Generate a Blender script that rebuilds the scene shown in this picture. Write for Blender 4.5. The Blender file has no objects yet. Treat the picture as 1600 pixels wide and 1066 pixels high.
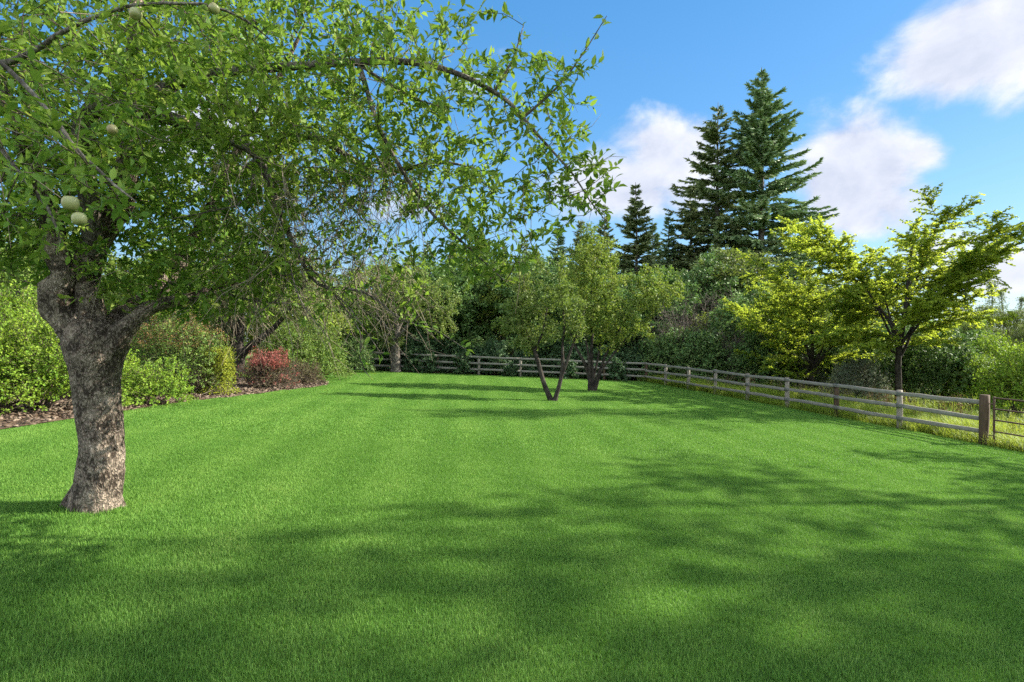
import bpy, math, random
import numpy as np
from mathutils import Vector, Matrix, noise

# ------------------------------------------------------------------ camera, sky, sun, exposure
S = bpy.context.scene
COL = S.collection
F = 880.0                      # focal length in pixels of the 1600 px wide photograph
cam = bpy.data.cameras.new('camera')
cam.sensor_width = 36.0
cam.lens = 36.0 * F / 1600.0
cam.clip_start, cam.clip_end = 0.05, 3000
cam_ob = bpy.data.objects.new('camera', cam)
COL.objects.link(cam_ob)
CAMZ = 1.7
cam_ob.location = (0, 0, CAMZ)
cam_ob.rotation_euler = (math.radians(90), 0, 0)
S.camera = cam_ob

SUN_EL, SUN_AZ = 34.0, 74.0    # azimuth clockwise from +Y
sd = Vector((math.cos(math.radians(SUN_EL)) * math.sin(math.radians(SUN_AZ)),
             math.cos(math.radians(SUN_EL)) * math.cos(math.radians(SUN_AZ)),
             math.sin(math.radians(SUN_EL))))
sl = bpy.data.lights.new('sun', 'SUN')
sl.energy = 3.9
sl.angle = math.radians(0.55)
sl.color = (1.0, 0.93, 0.80)
so = bpy.data.objects.new('sun', sl)
so.rotation_euler = (-sd).to_track_quat('-Z', 'Y').to_euler()
so.location = sd * 80
COL.objects.link(so)

S.view_settings.view_transform = 'Standard'
S.view_settings.look = 'None'
S.view_settings.gamma = 1
S.view_settings.exposure = 2.15
S.cycles.max_bounces = 8
S.cycles.diffuse_bounces = 6
S.cycles.glossy_bounces = 2
S.cycles.transmission_bounces = 6
S.cycles.transparent_max_bounces = 4
S.cycles.sample_clamp_indirect = 8
S.cycles.use_denoising = False


class NT:
    """small wrapper for building node trees"""
    def __init__(s, tree):
        s.t = tree
        s.t.nodes.clear()

    def n(s, kind, **kw):
        nd = s.t.nodes.new(kind)
        for k, v in kw.items():
            if k.startswith('i_'):
                key = k[2:]
                key = int(key) if key.isdigit() else key
                s.set(nd.inputs[key], v)
            else:
                setattr(nd, k, v)
        return nd

    def set(s, inp, v):
        if isinstance(v, bpy.types.NodeSocket):
            s.t.links.new(v, inp)
        else:
            inp.default_value = v

    def math(s, op, a, b=0.0, c=None, clamp=False):
        nd = s.t.nodes.new('ShaderNodeMath')
        nd.operation = op
        nd.use_clamp = clamp
        s.set(nd.inputs[0], a)
        s.set(nd.inputs[1], b)
        if c is not None:
            s.set(nd.inputs[2], c)
        return nd.outputs[0]

    def mix(s, f, a, b, mode='MIX'):
        nd = s.t.nodes.new('ShaderNodeMix')
        nd.data_type = 'RGBA'
        nd.blend_type = mode
        s.set(nd.inputs[0], f)
        s.set(nd.inputs[6], a)
        s.set(nd.inputs[7], b)
        return nd.outputs[2]

    def sstep(s, v, a, b):
        nd = s.t.nodes.new('ShaderNodeMapRange')
        nd.interpolation_type = 'SMOOTHSTEP'
        s.set(nd.inputs[0], v)
        nd.inputs[1].default_value = a
        nd.inputs[2].default_value = b
        return nd.outputs[0]

    def noise(s, vec, scale, detail=3.0, rough=0.55, dist=0.0):
        nd = s.t.nodes.new('ShaderNodeTexNoise')
        if vec is not None:
            s.set(nd.inputs['Vector'], vec)
        nd.inputs['Scale'].default_value = scale
        nd.inputs['Detail'].default_value = detail
        nd.inputs['Roughness'].default_value = rough
        nd.inputs['Distortion'].default_value = dist
        return nd.outputs['Fac']

    def ramp(s, f, stops):
        nd = s.t.nodes.new('ShaderNodeValToRGB')
        s.set(nd.inputs[0], f)
        el = nd.color_ramp.elements
        while len(el) > 1:
            el.remove(el[-1])
        el[0].position = stops[0][0]
        el[0].color = (*stops[0][1], 1)
        for p, c in stops[1:]:
            e = el.new(p)
            e.color = (*c, 1)
        return nd.outputs[0]


def make_world():
    w = bpy.data.worlds.new('World')
    S.world = w
    w.use_nodes = True
    g = NT(w.node_tree)
    sky = g.n('ShaderNodeTexSky', sky_type='NISHITA', sun_disc=False)
    sky.sun_elevation = math.radians(SUN_EL)
    sky.sun_rotation = math.radians(SUN_AZ)
    sky.air_density = 1.0
    sky.dust_density = 0.25
    sky.ozone_density = 2.0
    hs = g.n('ShaderNodeHueSaturation', i_Saturation=1.2, i_Value=1.0, i_Color=sky.outputs[0])
    hs.inputs['Hue'].default_value = 0.50
    # clouds as a function of the direction of the sky
    tc = g.n('ShaderNodeTexCoord')
    d = tc.outputs['Generated']
    sx = g.n('ShaderNodeSeparateXYZ', i_0=d)
    x, y, z = sx.outputs
    az = g.math('ARCTAN2', x, y)
    el = g.math('ARCSINE', z)

    def ang(px, py):
        X, Zz = (px - 800) / F, (533 - py) / F
        L = math.sqrt(X * X + Zz * Zz + 1)
        return math.atan2(X, 1), math.asin(Zz / L)

    vv = g.n('ShaderNodeCombineXYZ', i_0=az, i_1=g.math('MULTIPLY', el, 1.35), i_2=0.37).outputs[0]
    n1 = g.noise(vv, 6.5, 10, 0.58, 0.35)
    vm = g.n('ShaderNodeVectorMath', operation='ADD', i_0=vv, i_1=(0.022, 0.045, 0.0))
    n2 = g.noise(vm.outputs[0], 6.5, 10, 0.58, 0.35)
    blobs = [  # px, py, radius x, radius y, weight
        (1525, 68, 165, 90, 1.0), (1620, 30, 170, 100, 1.0), (1400, 122, 60, 20, .40),
        (1340, 270, 105, 90, 1.0), (1430, 245, 65, 45, .75), (1380, 330, 110, 60, .85),
        (1055, 235, 95, 70, .95), (980, 290, 135, 62, .9), (1090, 300, 90, 70, .7),
        (1565, 415, 95, 45, 1.0), (1480, 385, 130, 50, .7),
        (740, 130, 60, 28, .5), (770, 80, 35, 20, .4), (640, 330, 70, 30, .5), (310, 220, 150, 90, .7)]
    acc = None
    for px, py, rx, ry, wt in blobs:
        a0, e0 = ang(px, py)
        ax = abs(ang(px + rx, py)[0] - ang(px - rx, py)[0]) / 2
        ey = abs(ang(px, py + ry)[1] - ang(px, py - ry)[1]) / 2
        u = g.math('DIVIDE', g.math('SUBTRACT', az, a0), ax)
        v = g.math('DIVIDE', g.math('SUBTRACT', el, e0), ey)
        r2 = g.math('ADD', g.math('MULTIPLY', u, u), g.math('MULTIPLY', v, v))
        b = g.math('MULTIPLY', g.math('EXPONENT', g.math('MULTIPLY', r2, -0.75)), wt)
        acc = b if acc is None else g.math('MAXIMUM', acc, b)
    # added clouds out of view, behind and overhead, whose brightness fills the shade
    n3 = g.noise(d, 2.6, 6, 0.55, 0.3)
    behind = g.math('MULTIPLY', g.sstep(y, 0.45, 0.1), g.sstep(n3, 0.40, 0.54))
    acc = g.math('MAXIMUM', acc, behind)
    dens = g.math('ADD', g.math('MULTIPLY', acc, 0.85), g.math('MULTIPLY', g.math('SUBTRACT', n1, 0.5), 1.2))
    mask = g.math('MULTIPLY', g.sstep(dens, 0.27, 0.66), g.sstep(el, -0.02, 0.05))
    lit = g.math('ADD', g.math('MULTIPLY', g.math('SUBTRACT', n1, n2), 2.6), 0.55, clamp=True)
    thin = g.sstep(dens, 0.95, 0.45)
    lit = g.math('MULTIPLY', lit, g.math('ADD', g.math('MULTIPLY', thin, 0.45), 0.62), clamp=True)
    ccol = g.mix(lit, (2.5, 2.85, 3.8, 1), (4.7, 4.8, 5.05, 1))
    ccol = g.mix(behind, ccol, (10.4, 11.2, 11.8, 1))  # unseen clouds made brighter than the visible ones, as fill light
    hz = g.sstep(el, 0.22, -0.02)
    deep = g.ramp(g.math('MULTIPLY', el, .64), [(0, (.42, .66, .93)), (.10, (.27, .57, .92)), (.24, (.115, .42, .86)), (.36, (.075, .36, .80)), (1, (.05, .25, .62))])
    dv = g.n('ShaderNodeVectorMath', operation='SCALE', i_0=deep)
    dv.inputs['Scale'].default_value = 4.5
    base = g.mix(.62, hs.outputs[0], dv.outputs[0])
    base = g.mix(g.math('MULTIPLY', hz, 0.3), base, (2.7, 3.9, 5.0, 1))
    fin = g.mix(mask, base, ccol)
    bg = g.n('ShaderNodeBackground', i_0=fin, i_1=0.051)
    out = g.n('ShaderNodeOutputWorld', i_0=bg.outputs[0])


make_world()

# ------------------------------------------------------------------ ground shape
_pts = np.array([(-4, 5.4, -1.6), (0, 2.9, -1.72), (12.1, 14.5, -2.69), (11.6, 16.9, -2.69), (11.1, 19.4, -2.67),
                 (10.5, 21.7, -2.64), (9.1, 28.9, -2.43), (7.8, 33.5, -2.44), (-6.6, 32, -1.78), (-9, 34, -1.85),
                 (0, 34, -2.08), (-8.5, 14.8, -1.6), (-8.2, 9, -1.45)])
_A = np.c_[np.ones(len(_pts)), _pts[:, 0], _pts[:, 1], _pts[:, 0] * _pts[:, 1]]
GC = np.linalg.lstsq(_A, _pts[:, 2], rcond=None)[0]


def gz(x, y):
    x = np.clip(x, -16, 15)
    y = np.clip(y, 0, 42)
    return CAMZ + GC[0] + GC[1] * x + GC[2] * y + GC[3] * x * y


def at(px, py):
    """ground point seen at a photograph pixel (used to measure the site)"""
    Z = 12.0
    for _ in range(60):
        X = (px - 800) / F * Z
        Zn = (gz(X, Z) - CAMZ) * F / (533 - py)
        Z = 0.5 * Z + 0.5 * min(max(Zn, 1), 60)
    return np.array([(px - 800) / F * Z, Z])


def P3(px, py, Z):
    return np.array([(px - 800) / F * Z, Z, CAMZ + (533 - py) / F * Z])


FX0, FSL, FZ0, FDZ = 15.27, -0.216, 14.5, 2.39       # right-hand fence line: x = FX0 + FSL*y


def fence_x(y):
    return FX0 + FSL * y


# ------------------------------------------------------------------ mesh helpers
def new_mesh(name, V, faces, mats, rnd=None, smooth=False, mi=None):
    """V (n,3); faces list of int arrays (m,k)"""
    me = bpy.data.meshes.new(name)
    V = np.asarray(V, np.float32)
    me.vertices.add(len(V))
    me.vertices.foreach_set('co', V.ravel())
    loops = np.concatenate([f.ravel() for f in faces]).astype(np.int32)
    tot = np.concatenate([np.full(len(f), f.shape[1]) for f in faces]).astype(np.int32)
    start = np.concatenate([[0], np.cumsum(tot)[:-1]]).astype(np.int32)
    me.loops.add(len(loops))
    me.loops.foreach_set('vertex_index', loops)
    me.polygons.add(len(tot))
    me.polygons.foreach_set('loop_start', start)
    if mi is not None:
        me.polygons.foreach_set('material_index', np.asarray(mi, np.int32))
    if smooth:
        me.polygons.foreach_set('use_smooth', np.ones(len(tot), bool))
    for m in (mats if isinstance(mats, (list, tuple)) else [mats]):
        me.materials.append(m)
    if rnd is not None:
        a = me.attributes.new('rnd', 'FLOAT', 'POINT')
        a.data.foreach_set('value', np.asarray(rnd, np.float32))
    me.update(calc_edges=True)
    me.validate()
    return me


def ob(name, me, parent=None, loc=None):
    o = bpy.data.objects.new(name, me)
    COL.objects.link(o)
    if parent is not None:
        o.parent = parent
    if loc is not None:
        o.location = loc
    return o


def tag(o, label=None, cat=None, group=None, kind=None):
    for k, v in (('label', label), ('category', cat), ('group', group), ('kind', kind)):
        if v:
            o[k] = v
    return o


def thing(name, label, cat, loc, rz=0.0, sc=1.0, group=None):
    o = ob(name, None, None, loc)
    o.rotation_euler = (0, 0, rz)
    o.scale = (sc, sc, sc) if np.isscalar(sc) else sc
    return tag(o, label, cat, group)


def build(parts, name, label, cat, loc, rz=0.0, sc=1.0, group=None):
    """a thing with one child per (part name, mesh)"""
    t = thing(name, label, cat, loc, rz, sc, group)
    for pn, me in parts:
        ob(pn, me, t)
    return t


def norm(a):
    return a / np.maximum(np.linalg.norm(a, axis=-1, keepdims=True), 1e-9)


def smooth_poly(pts, step):
    """Catmull-Rom through rows (x,y,z,r)"""
    p = np.asarray(pts, float)
    q = np.vstack([2 * p[0] - p[1], p, 2 * p[-1] - p[-2]])
    out = []
    for i in range(1, len(q) - 2):
        n = max(1, int(round(np.linalg.norm(q[i + 1, :3] - q[i, :3]) / step)))
        for k in range(n):
            t = k / n
            a, b, c, d = q[i - 1], q[i], q[i + 1], q[i + 2]
            out.append(0.5 * (2 * b + (c - a) * t + (2 * a - 5 * b + 4 * c - d) * t * t + (3 * b - a - 3 * c + d) * t ** 3))
    out.append(q[-2])
    out = np.array(out)
    out[:, 3] = np.maximum(out[:, 3], 0.002)
    return out


def sweep(pts, sides=12, cap=True, rough=0.0, freq=3.0, seed=0):
    """tube along (n,4) x,y,z,r -> V, quads ; with optional lumpy surface"""
    p = np.asarray(pts, float)
    n = len(p)
    T = norm(np.gradient(p[:, :3], axis=0))
    u = np.cross(T[0], [0.31, 0.95, 0.05])
    u /= np.linalg.norm(u)
    V = np.zeros((n, sides, 3))
    ang = np.linspace(0, 2 * np.pi, sides, endpoint=False)
    for i in range(n):
        u = u - T[i] * np.dot(u, T[i])
        u /= np.linalg.norm(u)
        v = np.cross(T[i], u)
        ring = np.cos(ang)[:, None] * u + np.sin(ang)[:, None] * v
        r = p[i, 3]
        if rough:
            k = np.array([1 + rough * (noise.noise(Vector(p[i, :3] * freq * .45 + a * 1.1) + Vector((seed, 0, 0)))
                                       + 0.35 * noise.noise(Vector((p[i, :3] + a * r) * freq * 2.2) + Vector((seed, 9, 0)))
                                       + (0.28 * noise.noise(Vector((p[i, :3] * .6 + a * r) * freq * 8.0)) if sides > 30 else 0)) for a in ring])
            V[i] = p[i, :3] + ring * r * k[:, None]
        else:
            V[i] = p[i, :3] + ring * r
    V = V.reshape(-1, 3)
    i, j = np.meshgrid(np.arange(n - 1), np.arange(sides), indexing='ij')
    i, j = i.ravel(), j.ravel()
    j2 = (j + 1) % sides
    Fq = np.c_[i * sides + j, i * sides + j2, (i + 1) * sides + j2, (i + 1) * sides + j]
    faces = [Fq]
    if cap:
        faces.append(np.arange((n - 1) * sides, n * sides)[None, :])
    return V, faces


def join(chunks):
    Vs, fs, off = [], [], 0
    for V, faces in chunks:
        Vs.append(V)
        fs += [f + off for f in faces]
        off += len(V)
    return np.vstack(Vs), fs


def prisms(A, B, ra, rb, sides=4):
    """vectorised tapered sticks from A to B"""
    n = len(A)
    T = norm(B - A)
    h = np.where(np.abs(T[:, 2:3]) > .9, np.array([[1., 0, 0]]), np.array([[0, 0, 1.]]))
    u = norm(np.cross(T, h))
    v = np.cross(T, u)
    an = np.linspace(0, 2 * np.pi, sides, endpoint=False)
    ring = np.cos(an)[None, :, None] * u[:, None] + np.sin(an)[None, :, None] * v[:, None]
    V = np.concatenate([A[:, None] + ring * np.asarray(ra)[:, None, None], B[:, None] + ring * np.asarray(rb)[:, None, None]], 1)
    base = (np.arange(n) * 2 * sides)[:, None]
    j = np.arange(sides)
    q = np.stack([j, (j + 1) % sides, (j + 1) % sides + sides, j + sides], -1).reshape(-1)
    Fq = (base + q[None]).reshape(-1, 4)
    return V.reshape(-1, 3), [Fq]


# leaf templates: vertices (side, along, up), faces
T_LEAF = (np.array([[0, 0, 0], [-.20, .3, .06], [0, .3, 0], [.20, .3, .06], [-.19, .62, .04], [0, .62, -.03], [.19, .62, .04], [0, 1, -.12]]),
          [np.array([[0, 2, 1], [0, 3, 2], [4, 5, 7], [5, 6, 7]]), np.array([[1, 2, 5, 4], [2, 3, 6, 5]])])
T_DIA = (np.array([[0, 0, 0], [-.3, .5, .08], [.3, .5, .08], [0, 1, -.05]]), [np.array([[0, 2, 3], [0, 3, 1]])])
T_NARROW = (np.array([[0, 0, 0], [-.13, .45, .04], [.13, .45, .04], [0, 1, -.08]]), [np.array([[0, 2, 3], [0, 3, 1]])])
T_NEEDLE = (np.array([[-.07, 0, 0], [.07, 0, 0], [-.125, .45, -.03], [.125, .45, -.03], [0, 1, -.1]]),
            [np.array([[0, 1, 3, 2]]), np.array([[2, 3, 4]])])


def leaves(name, P, D, N, L, rnd, mat, tpl=T_LEAF, smooth=False):
    tv, tf = tpl
    D = norm(D)
    side = norm(np.cross(D, N))
    up = np.cross(side, D)
    L = np.asarray(L)[:, None, None]
    fold = np.random.default_rng(len(P)).normal(1.0, 1.1, (len(P), 1, 1))
    V = P[:, None] + L * (tv[None, :, 0:1] * side[:, None] + tv[None, :, 1:2] * D[:, None] + fold * tv[None, :, 2:3] * up[:, None])
    k = len(tv)
    base = (np.arange(len(P)) * k)
    faces = [(base[:, None, None] + f[None]).reshape(-1, f.shape[1]) for f in tf]
    return new_mesh(name, V.reshape(-1, 3), faces, mat, np.repeat(rnd, k), smooth)


# ------------------------------------------------------------------ growing trees
class Skel:
    def __init__(s, step, seed=0):
        s.P, s.par, s.rmin, s.step = [], [], [], step
        s.rng = np.random.default_rng(seed)
        s.polys = []

    def add(s, pts, attach=None):
        q = smooth_poly(pts, s.step)
        par = -1
        if attach == 'near' and s.P:
            par = int(np.argmin(np.linalg.norm(np.array(s.P) - q[0, :3], axis=1)))
        s.polys.append(q)
        for r in q:
            s.P.append(r[:3].copy())
            s.par.append(par)
            s.rmin.append(r[3])
            par = len(s.P) - 1
        return q

    def colonize(s, att, di, dk, iters=80, trop=(0, 0, 0), jit=.18, skip_base=0.0, maxn=14000):
        rng, D = s.rng, s.step
        s.nseed = len(s.P)
        P = np.array(s.P)
        par = list(s.par)
        cnt = np.zeros(len(P), int)
        nd = np.full(len(att), 1e9)
        ni = np.zeros(len(att), int)
        alive = np.ones(len(att), bool)

        def upd(i0, i1):
            for a in range(i0, i1, 400):
                b = min(a + 400, i1)
                d = np.linalg.norm(att[:, None] - P[None, a:b], axis=2)
                if skip_base:
                    d = d + (P[None, a:b, 2] < skip_base) * 1e6
                k = d.argmin(1)
                dm = d[np.arange(len(att)), k]
                m = dm < nd
                nd[m] = dm[m]
                ni[m] = k[m] + a
            alive[nd < dk] = False
        upd(0, len(P))
        trop = np.array(trop)
        for it in range(iters):
            act = alive & (nd < di)
            if not act.any() or len(P) > maxn:
                break
            nodes, inv = np.unique(ni[act], return_inverse=True)
            v = np.zeros((len(nodes), 3))
            np.add.at(v, inv, norm(att[act] - P[ni[act]]))
            ok = cnt[nodes] < 3
            stuck = nodes[~ok]
            if len(stuck):
                alive[np.isin(ni, stuck)] = False
            nodes, v = nodes[ok], norm(v[ok])
            if not len(nodes):
                continue
            v = norm(v + rng.normal(0, jit, v.shape) + trop)
            new = P[nodes] + v * D
            cnt[nodes] += 1
            i0 = len(P)
            P = np.vstack([P, new])
            cnt = np.concatenate([cnt, np.zeros(len(new), int)])
            par += nodes.tolist()
            upd(i0, len(P))
        s.P, s.par = P, np.array(par)
        s.rmin = np.concatenate([s.rmin, np.zeros(len(P) - len(s.rmin))])

    def radii(s, tip, n=2.3, cap=None):
        N = len(s.P)
        acc = np.zeros(N)
        r = np.zeros(N)
        for i in range(N - 1, -1, -1):
            q = acc[i] ** (1 / n) if acc[i] else tip
            if i < s.nseed:
                q = s.rmin[i]
            r[i] = q
            if s.par[i] >= 0:
                acc[s.par[i]] += q ** n
        m = np.where(s.par >= 0, r[s.par] * .85, 1e9)
        for i in range(s.nseed, N):
            r[i] = min(r[i], max(tip, r[s.par[i]] * .9))
        s.r = r
        s.nch = np.bincount(s.par[s.par >= 0], minlength=N)
        return r

    def twig_mesh(s, name, mat, sides=4):
        i = np.arange(s.nseed, len(s.P))
        p = s.par[i]
        V, f = prisms(s.P[p], s.P[i], np.minimum(s.r[p], s.r[i] * 1.3), s.r[i], sides)
        return new_mesh(name, V, f, mat, smooth=True)

    def leaf_sites(s, rt, per, spread=.8, up=.35, tipmul=2.0, dens=None, fluff=0.0):
        rng = s.rng
        i = np.arange(len(s.P))
        i = i[(s.r[i] < rt) & (s.par[i] >= 0)]
        k = rng.poisson(per, len(i)) + (s.nch[i] == 0) * rng.poisson(per * (tipmul - 1) if tipmul > 1 else 0, len(i))
        if dens is not None:
            k = (k * dens(s.P[i]) + rng.random(len(i))).astype(int)
        ii = np.repeat(i, k)
        t = rng.random(len(ii))[:, None]
        A, B = s.P[s.par[ii]], s.P[ii]
        P = A + (B - A) * t + rng.normal(0, 1, A.shape) * fluff
        seg = norm(B - A)
        D = norm(seg * .55 + rng.normal(0, spread, P.shape) * .8 + np.array([0, 0, up]) * .3)
        N = norm(rng.normal(0, .75, P.shape) + np.array([0, 0, 1]) * .8)
        cl = np.repeat(rng.random(len(s.P))[s.par[i]], k)
        rnd = np.clip(.45 * cl + .55 * rng.random(len(ii)), 0, 1)
        return P, D, N, rnd


def ell(rng, c, r, n):
    """n points in an ellipsoid"""
    u = norm(rng.normal(0, 1, (n, 3))) * (rng.random((n, 1)) ** (1 / 2.4))
    return np.array(c) + u * np.array(r)


# ------------------------------------------------------------------ materials
def mat_new(name):
    m = bpy.data.materials.new(name)
    m.use_nodes = True
    return m, NT(m.node_tree)


def leaf_mat(name, stops, trans=.38, tcol=None, rough=.6, spec=.2):
    m, g = mat_new(name)
    at_ = g.n('ShaderNodeAttribute', attribute_name='rnd')
    c = g.ramp(at_.outputs['Fac'], stops)
    pos = g.n('ShaderNodeNewGeometry').outputs['Position']
    v = g.noise(pos, 1.3, 2)
    c = g.mix(g.math('MULTIPLY', g.sstep(v, .4, .7), .30), c, (stops[-1][1][0], stops[-1][1][1] * .97, stops[-1][1][2], 1))
    p = g.n('ShaderNodeBsdfPrincipled', i_0=c, i_Roughness=rough)
    p.inputs['Specular IOR Level'].default_value = spec
    tc = g.mix(.5, c, (*(tcol or (.22, .32, .02)), 1))
    tr = g.n('ShaderNodeBsdfTranslucent', i_0=tc)
    mx = g.n('ShaderNodeMixShader', i_0=trans, i_1=p.outputs[0], i_2=tr.outputs[0])
    g.n('ShaderNodeOutputMaterial', i_0=mx.outputs[0])
    return m


def bark_mat(name, dark, light, scale=14.0, bump=.6, moss=None):
    m, g = mat_new(name)
    tc = g.n('ShaderNodeTexCoord').outputs['Object']
    mp = g.n('ShaderNodeMapping', i_0=tc)
    mp.inputs['Scale'].default_value = (1, 1, .55)
    v = mp.outputs[0]
    n1 = g.noise(v, scale, 6, .65, .6)
    wv = g.n('ShaderNodeVectorMath', operation='MULTIPLY_ADD', i_0=g.n('ShaderNodeTexNoise', i_0=v, i_2=scale * .8).outputs[1], i_1=(.09, .09, .09))
    g.set(wv.inputs[2], v)
    vo = g.n('ShaderNodeTexVoronoi', i_0=wv.outputs[0], feature='F1')
    vo.inputs['Scale'].default_value = scale * 2.6
    e = g.sstep(vo.outputs['Distance'], .75, .15)
    n3 = g.noise(v, scale * 4.5, 4, .7)
    h = g.math('ADD', g.math('MULTIPLY', n1, .55), g.math('ADD', g.math('MULTIPLY', e, .28), g.math('MULTIPLY', n3, .35)))
    n2 = g.noise(tc, scale * .28, 4, .6)
    f = g.math('ADD', g.math('MULTIPLY', h, .75), g.math('MULTIPLY', g.math('SUBTRACT', n2, .5), .9))
    c = g.ramp(f, [(.30, dark), (.52, tuple(.55 * a + .45 * b for a, b in zip(dark, light))), (.74, light)])
    if moss:
        c = g.mix(g.sstep(g.noise(tc, 5, 4, .6), .56, .7), c, (*moss, 1))
    bp = g.n('ShaderNodeBump', i_Height=h)
    bp.inputs['Strength'].default_value = bump
    bp.inputs['Distance'].default_value = .05
    p = g.n('ShaderNodeBsdfPrincipled', i_0=c, i_Roughness=.92)
    p.inputs['Specular IOR Level'].default_value = .15
    g.set(p.inputs['Normal'], bp.outputs[0])
    g.n('ShaderNodeOutputMaterial', i_0=p.outputs[0])
    return m


def wood_mat(name, a, b, bump=.35):
    m, g = mat_new(name)
    tc = g.n('ShaderNodeTexCoord').outputs['Object']
    mp = g.n('ShaderNodeMapping', i_0=tc)
    mp.inputs['Scale'].default_value = (1.0, 9, 9)
    n1 = g.noise(mp.outputs[0], 3.2, 5, .6, .4)
    n2 = g.noise(tc, 1.7, 3)
    c = g.ramp(g.math('ADD', g.math('MULTIPLY', n1, .65), g.math('MULTIPLY', n2, .35)), [(.3, a), (.7, b)])
    bp = g.n('ShaderNodeBump', i_Height=n1)
    bp.inputs['Strength'].default_value = bump
    bp.inputs['Distance'].default_value = .01
    p = g.n('ShaderNodeBsdfPrincipled', i_0=c, i_Roughness=.85)
    p.inputs['Specular IOR Level'].default_value = .2
    g.set(p.inputs['Normal'], bp.outputs[0])
    g.n('ShaderNodeOutputMaterial', i_0=p.outputs[0])
    return m


def soil_mat(name, stops, scale=6.0, bump=.5):
    m, g = mat_new(name)
    pos = g.n('ShaderNodeNewGeometry').outputs['Position']
    n1 = g.noise(pos, scale, 6, .65)
    n2 = g.noise(pos, scale * .12, 3)
    f = g.math('ADD', g.math('MULTIPLY', n1, .6), g.math('MULTIPLY', n2, .4))
    c = g.ramp(f, stops)
    bp = g.n('ShaderNodeBump', i_Height=n1)
    bp.inputs['Strength'].default_value = bump
    bp.inputs['Distance'].default_value = .03
    p = g.n('ShaderNodeBsdfPrincipled', i_0=c, i_Roughness=.95)
    p.inputs['Specular IOR Level'].default_value = .1
    g.set(p.inputs['Normal'], bp.outputs[0])
    g.n('ShaderNodeOutputMaterial', i_0=p.outputs[0])
    return m


def grass_mat(name, stops, trans=.3, stripes=False, tcol=(.14, .3, .02)):
    m, g = mat_new(name)
    at_ = g.n('ShaderNodeAttribute', attribute_name='rnd')
    pos = g.n('ShaderNodeNewGeometry').outputs['Position']
    n1 = g.noise(pos, .55, 4, .6)
    n2 = g.noise(pos, 3.5, 3, .6)
    f = g.math('ADD', g.math('MULTIPLY', at_.outputs['Fac'], .62), g.math('ADD', g.math('MULTIPLY', n1, .7), g.math('MULTIPLY', n2, .45)))
    f = g.math('SUBTRACT', f, .39)
    if stripes:
        sx = g.n('ShaderNodeSeparateXYZ', i_0=pos)
        u = g.math('ADD', sx.outputs[0], g.math('MULTIPLY', sx.outputs[1], .10))
        st = g.math('SINE', g.math('MULTIPLY', u, 2 * math.pi / 1.15))
        f = g.math('ADD', f, g.math('MULTIPLY', st, .085))
    c = g.ramp(f, stops)
    p = g.n('ShaderNodeBsdfPrincipled', i_0=c, i_Roughness=.5)
    p.inputs['Specular IOR Level'].default_value = .12
    tr = g.n('ShaderNodeBsdfTranslucent', i_0=g.mix(.5, c, (*tcol, 1)))
    mx = g.n('ShaderNodeMixShader', i_0=trans, i_1=p.outputs[0], i_2=tr.outputs[0])
    g.n('ShaderNodeOutputMaterial', i_0=mx.outputs[0])
    return m


def plain_mat(name, col, rough=.5, metal=0.0, spec=.4):
    m, g = mat_new(name)
    tc = g.n('ShaderNodeTexCoord').outputs['Object']
    n1 = g.noise(tc, 9, 4)
    c = g.mix(g.math('MULTIPLY', n1, .5), (*col, 1), (*[x * .55 for x in col], 1))
    p = g.n('ShaderNodeBsdfPrincipled', i_0=c, i_Roughness=rough, i_Metallic=metal)
    p.inputs['Specular IOR Level'].default_value = spec
    g.n('ShaderNodeOutputMaterial', i_0=p.outputs[0])
    return m


M = {}
M['apple_leaf'] = leaf_mat('apple leaf', [(0, (0.055, 0.133, 0.019)), (.5, (0.119, 0.222, 0.031)), (.85, (0.200, 0.285, 0.047)), (1, (0.274, 0.319, 0.047))], .42, (.22, .36, .03))
M['apple_old'] = leaf_mat('old apple leaf', [(0, (0.061, 0.112, 0.026)), (.6, (0.133, 0.193, 0.046)), (1, (0.237, 0.262, 0.075))], .3)
M['elm_leaf'] = leaf_mat('elm leaf', [(0, (0.098, 0.186, 0.036)), (.5, (0.183, 0.279, 0.045)), (1, (0.333, 0.371, 0.048))], .64, (.50, .58, .03))
M['plum_leaf'] = leaf_mat('plum leaf', [(0, (0.072, 0.130, 0.025)), (.6, (0.146, 0.218, 0.039)), (1, (0.317, 0.326, 0.063))], .33)
M['broad_leaf'] = leaf_mat('broad leaf', [(0, (0.041, 0.104, 0.026)), (.6, (0.085, 0.169, 0.041)), (1, (0.150, 0.225, 0.066))], .3)
M['olive_leaf'] = leaf_mat('olive leaf', [(0, (0.058, 0.083, 0.030)), (.6, (0.099, 0.129, 0.046)), (1, (0.165, 0.182, 0.075))], .28)
M['dark_leaf'] = leaf_mat('dark leaf', [(0, (0.051, 0.105, 0.031)), (.6, (0.100, 0.186, 0.056)), (1, (0.211, 0.280, 0.088))], .25, (.1, .18, .02))
M['ivy_leaf'] = leaf_mat('bramble leaf', [(0, (0.025, 0.062, 0.026)), (.6, (0.053, 0.106, 0.044)), (1, (0.105, 0.164, 0.066))], .2, (.08, .16, .04))
M['grey_leaf'] = leaf_mat('grey willow leaf', [(0, (.06, .085, .05)), (.6, (.11, .14, .085)), (1, (.17, .20, .13))], .25, (.18, .22, .1))
M['hedge_leaf'] = leaf_mat('hedge leaf', [(0, (0.078, 0.180, 0.019)), (.6, (0.157, 0.283, 0.027)), (1, (0.297, 0.389, 0.045))], .38, (.26, .36, .02))
M['shrub_leaf'] = leaf_mat('shrub leaf', [(0, (0.060, 0.135, 0.025)), (.6, (0.127, 0.220, 0.043)), (1, (0.220, 0.287, 0.068))], .33)
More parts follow.
